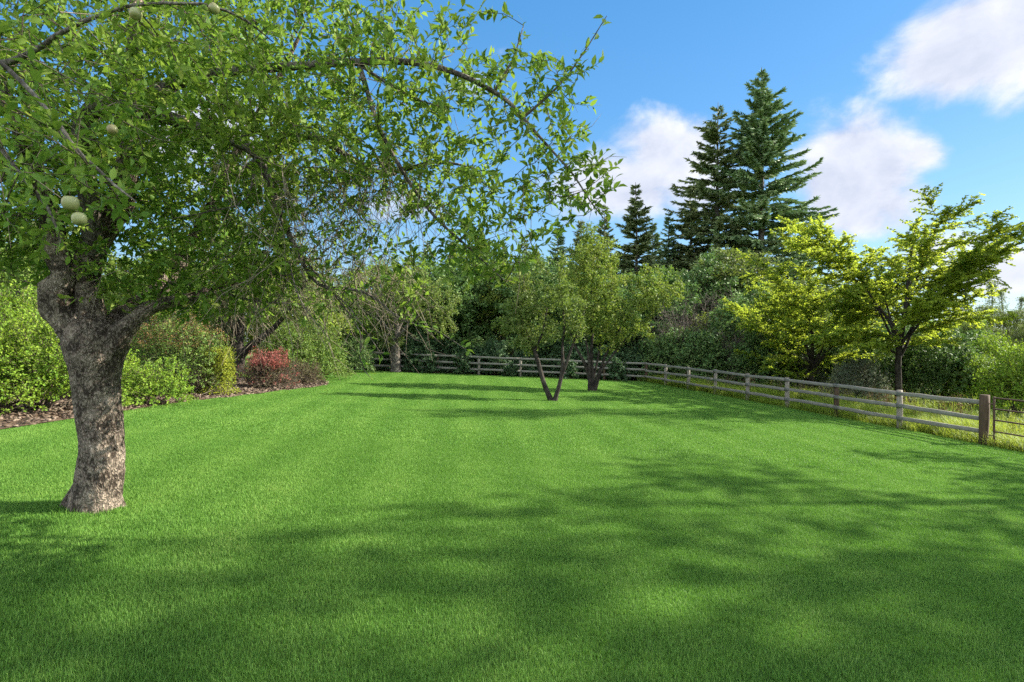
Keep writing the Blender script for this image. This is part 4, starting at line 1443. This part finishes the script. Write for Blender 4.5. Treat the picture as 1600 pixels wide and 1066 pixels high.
# ------------------------------------------------------------------ shrubs
def shrub(seed, w, d, h, ns, nl, leaf, mat, tpl=T_DIA, lump=.3, shoot=.4, up=.35, flat=.0, stemmat='twig', lowcut=-.75, boxy=0.0, inner=.25, nstem=16, stalk=.004):
    """many leafy shoots filling an uneven mound; stems rise from the base"""
    rng = np.random.default_rng(seed)
    u = norm(rng.normal(0, 1, (ns * 2, 3)))
    u = u[u[:, 2] > lowcut][:ns]
    ns = len(u)
    k = np.array([1 + lump * noise.noise(Vector(a * 1.7) + Vector((seed * 3.1, 0, 0))) + lump * .5 * noise.noise(Vector(a * 4.0) + Vector((0, seed * 1.7, 0))) for a in u])
    if boxy:
        k *= (1 - boxy) + boxy / np.maximum(np.abs(u).max(1), .3) * .85
    dep = np.where(rng.random(ns) < inner, rng.uniform(.35, .8, ns), rng.uniform(.84, 1.04, ns))
    R = np.array([w / 2, d / 2, h * .56])
    C = np.array([0, 0, h * .44])
    flare = np.where(u[:, 2] < .1, np.minimum(1.7, 1 / np.sqrt(np.maximum(.05, 1 - (u[:, 2] - .1) ** 2))), 1.0)
    tipp = C + u * np.c_[R[0] * flare, R[1] * flare, np.full(ns, R[2])] * (k * dep)[:, None]
    tipp[:, 2] = np.maximum(tipp[:, 2], .05 + .1 * rng.random(ns))
    ln = shoot * rng.uniform(.5, 1.3, ns)
    dr = norm(u * .8 + np.array([0, 0, up]) + rng.normal(0, .3, (ns, 3)))
    st = tipp - dr * ln[:, None]
    st[:, 2] = np.maximum(st[:, 2], .0)
    V, f = prisms(st, tipp, np.full(ns, stalk), np.full(ns, stalk * .4), 3)
    # main stems
    bs = np.c_[rng.normal(0, w * .06, nstem), rng.normal(0, d * .06, nstem), np.full(nstem, -.05)]
    pk = rng.choice(ns, nstem)
    V2, f2 = prisms(bs, st[pk], np.full(nstem, .012 + h * .005), np.full(nstem, .006), 4)
    V, f = join([(V, f), (V2, f2)])
    i = np.repeat(np.arange(ns), nl)
    t = rng.random(len(i))[:, None]
    P = st[i] + (tipp[i] - st[i]) * (t * .95 + .08)
    D = norm(dr[i] * .45 + rng.normal(0, .75, P.shape) + np.array([0, 0, .1]))
    N = norm(np.array([0, 0, 1.]) * .8 + u[i] * .6 + rng.normal(0, .5, P.shape))
    P[:, 2] = np.maximum(P[:, 2], .02)
    rnd = np.clip(.5 * rng.random(ns)[i] + .5 * rng.random(len(i)), 0, 1)
    return [('stems', new_mesh('stems', V, f, M[stemmat])),
            ('foliage', leaves('foliage', P, D, N, rng.uniform(*leaf, len(P)), rnd, M[mat], tpl))], (st, tipp, dr, u)


def shrub_at(parts, name, label, cat, px, Z, rz=0.0, sc=1.0, group=None, dz=.0):
    x = xz(px, Z)
    return build(parts, name, label, cat, ground_at(x, Z, dz), rz, sc, group)


hedge1, _ = shrub(61, 2.3, 1.7, 1.95, 1500, 11, (.035, .065), 'hedge_leaf', lump=.6, shoot=.32)
hedge2, _ = shrub(62, 1.9, 1.6, 1.75, 1300, 11, (.035, .065), 'hedge_leaf', lump=.65, shoot=.30)
low1, _ = shrub(63, 1.55, 1.4, 1.0, 800, 11, (.035, .06), 'hedge_leaf', lump=.65, shoot=.25)
shrub_at(hedge1, 'hedge_shrub', 'bright green hedge shrub left of the thick apple trunk', 'shrub', 66, 11.0, .4)
shrub_at(hedge2, 'hedge_shrub', 'bright green hedge shrub cut off by the left edge of the photo', 'shrub', -40, 10.3, 2.0, 1.08)
shrub_at(hedge1, 'hedge_shrub', 'taller green shrub showing behind the hedge on the left', 'shrub', 25, 13.8, 3.3, 1.35)
shrub_at(low1, 'low_shrub', 'low bright green shrub just right of the thick apple trunk', 'shrub', 236, 12.9, .9)
shrub_at(low1, 'low_shrub', 'small green shrub half hidden behind the thick apple trunk', 'shrub', 165, 13.6, 2.5, 1.15)

# spirea with rusty seed heads
sp, (st, tipp, dr, u) = shrub(64, 2.35, 2.0, 2.35, 1500, 9, (.04, .075), 'shrub_leaf', lump=.45, shoot=.45)
rng = np.random.default_rng(640)
top = np.flatnonzero((u[:, 2] > .25) & (rng.random(len(u)) < .45))
i = np.repeat(top, 14)
Pq = tipp[i] + rng.normal(0, .045, (len(i), 3))
sp.append(('flower_heads', leaves('flower_heads', Pq, norm(rng.normal(0, 1, Pq.shape)), norm(rng.normal(0, 1, Pq.shape) + [0, 0, 1]), rng.uniform(.03, .055, len(i)), rng.random(len(i)), M['rust_leaf'], T_DIA)))
shrub_at(sp, 'spirea_bush', 'loose tall green bush speckled with rusty seed heads behind the low shrub', 'shrub', 276, 15.6, .3)
# bare twiggy patch under it
tw, _ = shrub(65, 1.6, 1.0, 1.0, 420, 2, (.02, .04), 'brown_leaf', lump=.5, shoot=.7, nstem=40, stemmat='twig_pale', stalk=.005)
shrub_at(tw, 'twiggy_bush', 'bare brown twiggy bush below the spirea, left of the golden box', 'shrub', 305, 15.7)
bx, _ = shrub(66, .85, .85, 1.45, 1100, 10, (.025, .05), 'box_leaf', lump=.12, shoot=.2, boxy=.75, up=.8)
shrub_at(bx, 'box_shrub', 'clipped upright golden-green shrub beside the bare twigs', 'shrub', 341, 15.9)
bb, (st, tipp, dr, u) = shrub(67, 1.65, 1.5, 1.3, 1300, 5, (.025, .045), 'brown_leaf', lump=.4, shoot=.5, nstem=40, stalk=.005)
i = np.repeat(np.flatnonzero(((u[:, 2] > .45) & (np.random.default_rng(2).random(len(u)) < .8)) | (np.random.default_rng(1).random(len(u)) < .10)), 16)
rng = np.random.default_rng(670)
Pq = st[i] + (tipp[i] - st[i]) * rng.uniform(.35, 1.05, (len(i), 1)) + rng.normal(0, .02, (len(i), 3))
bb.append(('red_foliage', leaves('red_foliage', Pq, norm(dr[i] * .6 + rng.normal(0, .7, Pq.shape)), norm(rng.normal(0, .6, Pq.shape) + [0, 0, 1]), rng.uniform(.03, .055, len(i)), rng.random(len(i)), M['red_leaf'], T_DIA)))
shrub_at(bb, 'barberry_bush', 'rounded red-topped barberry bush in the bark mulch', 'shrub', 420, 18.9)
dry, _ = shrub(68, 1.5, 1.3, 1.0, 500, 7, (.05, .10), 'brown_leaf', T_NARROW, lump=.4, shoot=.5, up=.9, nstem=60)
shrub_at(dry, 'dry_perennial', 'brownish grassy perennial between the barberry and the rounded shrubs', 'plant', 472, 21.5)
rd1, _ = shrub(69, 2.6, 2.2, 2.2, 1300, 10, (.05, .085), 'shrub_leaf', lump=.35, shoot=.35)
shrub_at(rd1, 'rounded_shrub', 'rounded pale green shrub behind the dry perennial at the end of the bed', 'shrub', 487, 24.5, .2, 1.1)
shrub_at(rd1, 'rounded_shrub', 'green shrub right behind the red barberry', 'shrub', 445, 23.5, 2.2, 1.05)
shrub_at(rd1, 'rounded_shrub', 'green shrub in shade behind the golden box, left of the dark apple trunk', 'shrub', 325, 20.5, 4.0, 1.05)
shrub_at(rd1, 'rounded_shrub', 'small green shrub at the lawn end of the planting bed', 'shrub', 505, 27.5, 1.0, .7)
dk, _ = shrub(70, 2.8, 2.2, 1.9, 1200, 9, (.10, .18), 'dark_leaf', T_NARROW, lump=.35, shoot=.6, up=-.1)
shrub_at(dk, 'fern_clump', 'dark drooping ferny clump where bed and far fence meet', 'plant', 540, 31.3)
shrub_at(dk, 'fern_clump', 'darkest ferny clump left of the stout grey trunk, deep in shade', 'plant', 566, 36.2, 2.0, 1.15)

# brambles and ivy along the far fence, dark bushes and bare dead shrubs outside
ivy1, _ = shrub(71, 3.2, 1.8, 1.9, 1100, 10, (.09, .15), 'ivy_leaf', lump=.5, shoot=.45)
ivy2, _ = shrub(72, 3.0, 1.8, 1.6, 1000, 10, (.09, .15), 'ivy_leaf', lump=.55, shoot=.45)
words = ['under the wide old apple tree', 'right of the stout grey trunk', 'below the rounded maple', 'in line with the slim spruce', 'behind the V-shaped stems', 'behind the many-stemmed trunk', 'just short of the fence corner', 'at the fence corner']
for q, px in enumerate((600, 655, 712, 770, 828, 885, 940, 992)):
    x = xz(px, 35.6)
    shrub_at(ivy1 if q % 2 else ivy2, 'bramble_thicket', 'dark bramble thicket over the far fence ' + words[q], 'bramble', px, 35.6 + .35 * (q % 3), q * 1.7, 1.0 + .18 * ((q * 7) % 4) / 2, 'brambles along the far fence')
# bits of ivy growing through the rails
ivy3, _ = shrub(73, .9, .5, .9, 160, 9, (.07, .12), 'ivy_leaf', lump=.5, shoot=.35)
iw = ['nearest the stout grey trunk', 'between the trunk and the mid post', 'under the rounded maple', 'left of the V-shaped stems', 'between the V stems and the many-stemmed trunk', 'right of the many-stemmed trunk']
for q, px in enumerate((640, 678, 722, 800, 893, 962)):
    x = xz(px, 33.6)
    shrub_at(ivy3, 'ivy_clump', 'bramble shoots poking through the far fence ' + iw[q], 'bramble', px, far_y(xz(px, 33.8)) - .12, q * 1.1, 1.0 + .3 * (q % 3), 'bramble shoots in the far fence')


def dead_shrub(seed, H, R, n=26):
    rng = np.random.default_rng(seed)
    ch = []
    A, B, ra, rb = [], [], [], []
    for i in range(n):
        az = rng.random() * 6.283
        tgt = np.array([math.cos(az) * R * rng.uniform(.2, 1), math.sin(az) * R * rng.uniform(.2, 1), H * rng.uniform(.45, 1)])
        p0 = np.array([rng.normal(0, .15), rng.normal(0, .15), -.1])
        mid = p0 * .4 + tgt * .6 + np.array([0, 0, H * .12]) + rng.normal(0, .15, 3)
        q = smooth_poly([np.r_[p0, .035], np.r_[mid, .02], np.r_[tgt, .008]], .3)
        ch.append(sweep(q, 4, False))
        for s in range(len(q) // 3, len(q)):
            for _ in range(3):
                d = norm(rng.normal(0, 1, 3) + np.array([0, 0, .2]))
                l = rng.uniform(.25, .9)
                A.append(q[s, :3]); B.append(q[s, :3] + d * l)
                ra.append(.010); rb.append(.003)
                e = norm(d + rng.normal(0, .6, 3))
                A.append(B[-1]); B.append(B[-1] + e * l * .6)
                ra.append(.004); rb.append(.002)
    V, f = join(ch)
    V2, f2 = prisms(np.array(A), np.array(B), ra, rb, 3)
    return [('stems', new_mesh('stems', V, f, M['dead'])), ('bare_twigs', new_mesh('bare_twigs', V2, f2, M['dead']))]


deadA = dead_shrub(81, 5.0, 2.4, 34)
shrub_at(deadA, 'dead_shrub', 'leafless grey shrub rising behind the right fence near its far corner', 'dead shrub', 1072, 35.5, .3, 1.0)
shrub_at(deadA, 'dead_shrub', 'tall bare grey branches below the left tall fir', 'dead shrub', 1092, 38.5, 2.0, 1.25)
shrub_at(deadA, 'dead_shrub', 'bare grey twigs hanging over the right fence left of the far elm', 'dead shrub', 1150, 32.5, 4.0, .75)
shrub_at(deadA, 'dead_shrub', 'dim leafless shrub in the thicket behind the fence corner', 'dead shrub', 1030, 36.5, 5.0, .85)

dkb, _ = shrub(74, 3.4, 2.8, 3.0, 1300, 10, (.09, .16), 'dark_leaf', lump=.45, shoot=.55)
gry, _ = shrub(75, 2.6, 2.2, 2.3, 1000, 10, (.07, .13), 'grey_leaf', T_NARROW, lump=.45, shoot=.55)
shrub_at(dkb, 'dark_bush', 'dark bush outside the right fence near its far corner', 'bush', 1045, 34.8, .2, 1.0)
shrub_at(dkb, 'dark_bush', 'dark bush under the bare grey shrubs outside the right fence', 'bush', 1105, 33.4, 1.2, 1.1)
shrub_at(dkb, 'dark_bush', 'dark bush beside the low branches of the far elm', 'bush', 1190, 31.0, 2.2, 1.05)
shrub_at(dkb, 'dark_bush', 'dark bush right behind the trunk of the far elm', 'bush', 1300, 31.0, 3.2, 1.0)
shrub_at(dkb, 'dark_bush', 'broad dark bush right of the nearer elm trunk', 'bush', 1470, 27.0, 4.2, 1.1)
shrub_at(dkb, 'dark_bush', 'dark bush behind the fence between the two elm trunks', 'bush', 1380, 29.0, 5.2, .95)
shrub_at(gry, 'willow_bush', 'pale grey willow bush outside the fence between the elm trunks', 'willow bush', 1340, 24.2, .3, .95)
shrub_at(gry, 'willow_bush', 'grey-leaved willow bush against the dark thicket left of the far elm', 'willow bush', 1168, 33.2, 1.3, 1.1)
shrub_at(gry, 'willow_bush', 'grey willow bush right of the far elm trunk', 'willow bush', 1255, 29.5, 3.3, .9)
lgt, _ = shrub(76, 2.4, 2.2, 2.2, 1200, 10, (.06, .11), 'hedge_leaf', lump=.45, shoot=.5)
shrub_at(lgt, 'sapling_bush', 'light green sapling bush behind the steel gate at the right edge', 'bush', 1590, 21.5, .3, 1.05)
shrub_at(lgt, 'sapling_bush', 'light green bush behind the thick end post of the fence', 'bush', 1530, 25.5, 2.3, .95)

for q, (px, Z, v, sc, w) in enumerate(((1415, 33, dkb, 1.15, 'low behind the nearer elm trunk'), (1490, 44, lgt, 2.2, 'pale green in the meadow'), (1545, 31, lgt, 1.4, 'pale green just past the gate'), (1625, 27, lgt, 1.25, 'light green at the right edge'), (1360, 38, lgt, 1.8, 'pale green behind the willow'),
                                       (1230, 36, dkb, 1.3, 'behind the far elm crown'), (1320, 37, dkb, 1.5, 'between the elms, farther back'))):
    shrub_at(v, 'meadow_bush', 'bush ' + w + ' beyond the right fence', 'bush', px, Z, q * 1.3, sc)

for q, (px, Z, top, v, H, w, l) in enumerate(((1445, 40, 500, treeB, 8, .8, 'olive tree right of the nearer elm trunk'), (1485, 37, 520, treeD, 6, .9, 'leafy tree over the broad dark bush'), (1522, 42, 498, treeB, 8, .75, 'olive tree above the end post'), (1565, 36, 528, treeD, 6, .9, 'leafy tree over the steel gate'),
                                               (1605, 43, 505, treeB, 8, .8, 'olive tree at the right edge'), (1650, 36, 515, treeD, 6, .9, 'leafy tree cut by the right edge'), (1405, 45, 490, treeB, 8, .8, 'olive tree behind the nearer elm'), (1590, 52, 480, treeB, 8, .9, 'taller olive tree behind the sapling bush'), (1540, 54, 474, treeB, 8, .85, 'taller olive tree among the slim aspens'))):
    plant(v, 'meadow_tree', l + ', at the meadow edge', 'tree', px, Z, top, H, q * 1.7, w)

# ------------------------------------------------------------------ hazy wood beyond the meadow on the right
def thin_tree(seed, H, mat, R=1.2, lowf=.35, n=2600):
    rng = np.random.default_rng(seed)
    tr = smooth_poly([(0, 0, -.2, .16), (rng.normal(0, .2), 0, H * .5, .11), (rng.normal(0, .25), rng.normal(0, .2), H, .02)], .8)
    A, B, ra, rb, P, Rn = [], [], [], [], [], []
    for i in range(34):
        f = lowf + (1 - lowf) * rng.random()
        o = tr[int(f * (len(tr) - 1)), :3]
        az = rng.random() * 6.283
        l = R * (1.25 - f) * rng.uniform(.5, 1.4)
        e = o + np.array([math.cos(az) * l, math.sin(az) * l, l * rng.uniform(.1, .7)])
        A.append(o); B.append(e); ra.append(.03); rb.append(.008)
        m = n // 34
        t = rng.random((m, 1)) ** .6
        P.append(o + (e - o) * t + rng.normal(0, .22, (m, 3)))
        Rn.append(np.clip(.5 * rng.random() + .5 * rng.random(m), 0, 1))
    P = np.vstack(P)
    V, f_ = prisms(np.array(A), np.array(B), ra, rb, 3)
    return [('trunk', new_mesh('trunk', *sweep(tr, 6), M['bark_grey'])), ('branches', new_mesh('branches', V, f_, M['bark_grey'])),
            ('foliage', leaves('foliage', P, norm(rng.normal(0, 1, P.shape)), norm(rng.normal(0, .7, P.shape) + [0, 0, 1]), rng.uniform(.12, .22, len(P)), np.concatenate(Rn), M[mat], T_DIA))]


asp1 = thin_tree(91, 12, 'aspen_leaf', 1.5)
asp2 = thin_tree(92, 12, 'aspen_leaf', 1.2, .55, 1500)
asp3 = thin_tree(93, 11, 'olive_leaf', 2.0, .15, 3400)
wood = [  # px, Z, top, variant
    (1428, 50, 488, asp3), (1450, 58, 470, asp1), (1476, 62, 482, asp2), (1497, 55, 470, asp3), (1513, 66, 455, asp2), (1530, 52, 500, asp3), (1545, 60, 440, asp2), (1562, 70, 452, asp2),
    (1578, 56, 486, asp3), (1600, 62, 462, asp2), (1618, 54, 478, asp1), (1640, 60, 450, asp3), (1405, 60, 492, asp1), (1380, 54, 478, asp3), (1350, 62, 470, asp1), (1556, 48, 512, asp3), (1590, 46, 515, asp1)]
hzw = ['leafy aspen left of the dark hemlock', 'aspen with a full top over the dark bush', 'thin bare-stemmed aspen', 'bushy tree at the middle of the far wood', 'tall slender aspen with a tuft at its top', 'short bushy tree in the far wood',
       'tallest slim aspen against the low sky', 'slim aspen rising beside the tallest one', 'bushy tree behind the light green bushes', 'slim aspen at the right edge', 'aspen just cut by the right edge', 'tree beyond the right edge',
       'aspen behind the nearer elm trunk', 'bushy tree behind the nearer elm', 'aspen seen through the nearer elm crown', 'low leafy tree above the end post', 'low aspen above the steel gate']
for q, (px, Z, top, v) in enumerate(wood):
    plant(v, 'woodland_tree', 'distant ' + hzw[q] + ' in the wood beyond the meadow', 'woodland tree', px, Z, top, 12 if v is not asp3 else 11, q * 1.3, 1.3 if v is asp3 else 1.0, 'trees of the far wood')
hem = conifer(45, 12, 2.2, .1, .35, .9, 'spruce', .4, 24, .2, (.4, .7), .8)
plant(hem, 'hemlock_tree', 'dark layered hemlock standing among the aspens of the far wood', 'hemlock tree', 1503, 50, 478, 12, .5, 1.2)
plant(hem, 'hemlock_tree', 'small dark hemlock in the far wood behind the nearer elm', 'hemlock tree', 1432, 56, 482, 12, 2.5, 1.1)
for q, px in enumerate((-200, -130, 330, 400, 470, 540, 620, 690, 930, 1060)):
    pass

# tree row beyond the meadow filling low gaps near the horizon
gapw = ['behind the fruit trees', 'left of the tall firs', 'right of the tall firs', 'behind the far elm', 'behind the nearer elm', 'right of the nearer elm', 'in the middle of the far wood', 'at the right edge',
        'behind the maple', 'behind the stout grey trunk', 'behind the bed end', 'behind the dark-trunked apple']
for q, (px, Z, top) in enumerate(((930, 60, 392), (1060, 62, 396), (1260, 60, 440), (1330, 66, 455), (1400, 72, 492), (1470, 74, 498), (1540, 78, 502), (1610, 74, 498), (760, 62, 402), (640, 60, 415), (540, 58, 450), (400, 56, 430))):
    plant(treeB if q % 2 else treeC, 'background_tree', 'dim rounded tree low in the backdrop ' + gapw[q], 'background tree', px, Z, top, 8 if q % 2 else 7, q * 1.9, 1.35, 'trees of the backdrop')


# ------------------------------------------------------------------ rough grass, weeds and flowers outside the right fence
def rough_grass():
    rng = np.random.default_rng(7)
    n = 60000
    y = rng.uniform(12, 40, n * 2) ** 1.0
    x = fence_x(y) + rng.gamma(1.4, 1.6, n * 2) - .15
    ok = (x < y * .95 + 1) & (y < 34.5)
    ok &= np.array([noise.noise(Vector((a * .8, b * .8, 3))) for a, b in zip(x, y)]) > -.25
    x, y = x[ok][:n], y[ok][:n]
    n = len(x)
    gapf = np.array([noise.noise(Vector((a * .5, b * .5, 9))) for a, b in zip(x, y)])
    h = rng.uniform(.25, .55, n) * (1 + .6 * gapf) * (1 + .35 * np.minimum(x - fence_x(y), 2.5) / 2.5)
    az = rng.normal(2.6, 1.3, n)
    lean = rng.uniform(.2, .95, n)
    rows = []
    B = np.c_[x, y, gz(x, y) - .05]
    d = np.c_[np.cos(az), np.sin(az), np.zeros(n)]
    s = np.c_[-np.sin(az), np.cos(az), np.zeros(n)] * .006
    for t, ww in ((0, 1), (.4, .9), (.75, .6), (1, .1)):
        c = B + d * (h * lean * t * t)[:, None] + np.c_[np.zeros((n, 2)), h * (t - .32 * lean * t * t)]
        rows += [c - s * ww, c + s * ww]
    V = np.stack(rows, 1).reshape(-1, 3)
    o = np.arange(n)[:, None] * 8
    f = [np.vstack([o + np.array([[k, k + 1, k + 3, k + 2]]) for k in (0, 2, 4)])]
    g = ob('rough_grass', new_mesh('rough_grass', V, f, M['meadow'], np.repeat(np.clip(rng.random(n) * .6 + .4 * (gapf + .5), 0, 1), 8)))
    tag(g, 'long yellow-green unmown grass flopping under the right fence', 'grass', None, 'stuff')


rough_grass()


def weed(seed, H, mat, n=9, dens=22, leaf=(.03, .07)):
    rng = np.random.default_rng(seed)
    A, B, P = [], [], []
    for i in range(n):
        a = np.array([rng.normal(0, .16), rng.normal(0, .16), -.05])
        b = a + np.array([rng.normal(0, .14), rng.normal(0, .14), H * rng.uniform(.65, 1.1)])
        A.append(a); B.append(b)
        t = rng.uniform(.35, 1.02, (dens, 1))
        P.append(a + (b - a) * t + rng.normal(0, .035, (dens, 3)))
    V, f = prisms(np.array(A), np.array(B), np.full(n, .007), np.full(n, .003), 3)
    P = np.vstack(P)
    return [('stems', new_mesh('stems', V, f, M['brown_leaf'], np.full(len(V), .5))),
            ('flower_heads', leaves('flower_heads', P, norm(rng.normal(0, 1, P.shape) + [0, 0, .6]), norm(rng.normal(0, 1, P.shape)), rng.uniform(*leaf, len(P)), rng.random(len(P)), M[mat], T_NARROW if mat != 'box_leaf' else T_DIA))]


fw = weed(95, 1.0, 'rust_leaf', 11, 40)
gr = weed(96, .85, 'box_leaf', 8, 40, (.03, .06))
bn = weed(97, 1.1, 'brown_leaf', 11, 26, (.05, .1))
rng = np.random.default_rng(12)
wl = ['between the last two posts before the gate', 'just left of the thick end post', 'behind the second post from the gate', 'under the nearer elm', 'left of the nearer elm trunk', 'nearest the gate hinge']
for q, (px, Z) in enumerate(((1430, 18.6), (1472, 18.0), (1385, 19.8), (1410, 21.5), (1360, 21.0), (1500, 17.6))):
    shrub_at(fw, 'fireweed', 'rust-coloured seeding fireweed in the rough grass ' + wl[q], 'weed', px, Z, q * 1.1, .9 + .12 * (q % 3))
shrub_at(gr, 'goldenrod', 'clump of yellow goldenrod behind the steel gate', 'flower', 1588, 15.0, .2)
shrub_at(gr, 'goldenrod', 'yellow goldenrod outside the fence below the nearer elm', 'flower', 1330, 20.6, 1.2, .9)
bl = ['farthest along the fence, below the dark bushes', 'outside the fence under the grey twigs', 'outside the fence left of the far elm', 'beside the trunk of the far elm', 'outside the fence right of the far elm', 'among rough grass midway along the right fence', 'below the pale willow bush']
for q, (px, Z) in enumerate(((1110, 28.5), (1140, 27.5), (1170, 26.8), (1215, 25.2), (1250, 24.4), (1290, 22.6), (1325, 22.4))):
    shrub_at(bn, 'dry_weed', 'brown dry weed stalks ' + bl[q], 'weed', px, Z, q * 1.3, .95 + .1 * (q % 3))

def tufts():
    rng = np.random.default_rng(77)
    spots = [(at(152, 793), .27, 420), (at(863, 627), .20, 160), (at(924, 611), .27, 200), (at(618, 582), .38, 160)] + [(np.array(q), .10, 60) for q in right_pts + far_pts]
    C, Rr = [], []
    for c, r, n in spots:
        C.append(np.repeat(c[None], n, 0)); Rr.append(rng.uniform(r * .9, r * 1.35, n))
    C, Rr = np.vstack(C), np.concatenate(Rr)
    n = len(C)
    a = rng.random(n) * 6.283
    x, y = C[:, 0] + np.cos(a) * Rr, C[:, 1] + np.sin(a) * Rr
    P = np.c_[x, y, gz(x, y)]
    D = norm(np.c_[np.cos(a) * .5 + rng.normal(0, .35, n), np.sin(a) * .5 + rng.normal(0, .35, n), np.full(n, 1.0)])
    o = ob('longer_grass', leaves('longer_grass', P, D, norm(rng.normal(0, 1, (n, 3)) + [0, 0, .1]), rng.uniform(.04, .085, n), rng.random(n), M['turf'],
           (np.array([[-.035, 0, 0], [.035, 0, 0], [-.03, .5, .02], [.03, .5, .02], [0, 1, -.15]]), [np.array([[0, 1, 3, 2]]), np.array([[2, 3, 4]])])))
    tag(o, 'longer grass left by the mower round trunks and posts', 'grass', None, 'stuff')


tufts()

# ------------------------------------------------------------------ trees standing right of the photograph: their shade lies over the near lawn
shB = round_parts(58, 22, 4.6, 'broad_leaf', 'bark_grey', (.22, .40), 1150, 1.6, 7, .6, .06, nrag=12)
shC = round_parts(59, 22, 4.6, 'broad_leaf', 'bark_grey', (.22, .40), 900, 1.15, 7, .6, .06, nrag=11)
for q, (x, y, s, rz, l) in enumerate(((25.0, 6.0, 1.0, .3, 'level with the camera'), (24.0, 9.6, 1.02, 1.7, 'in the middle of the row'), (22.2, 12.6, .80, 3.1, 'out past the gate'), (31.0, 10.4, (.9, .9, 1.25), 4.0, 'in the second row'), (29.0, 11.0, (.8, .8, 1.28), .9, 'second row, out past the gate'),
                                      (27.5, 23.2, (.62, .62, 1.05), 5.0, 'farthest along the meadow'))):
    build(shC if q in (0, 3) else shB, 'shade_tree', 'tall tree out of frame shading the lawn, ' + l, 'tree', ground_at(x, y, .1), rz, s)
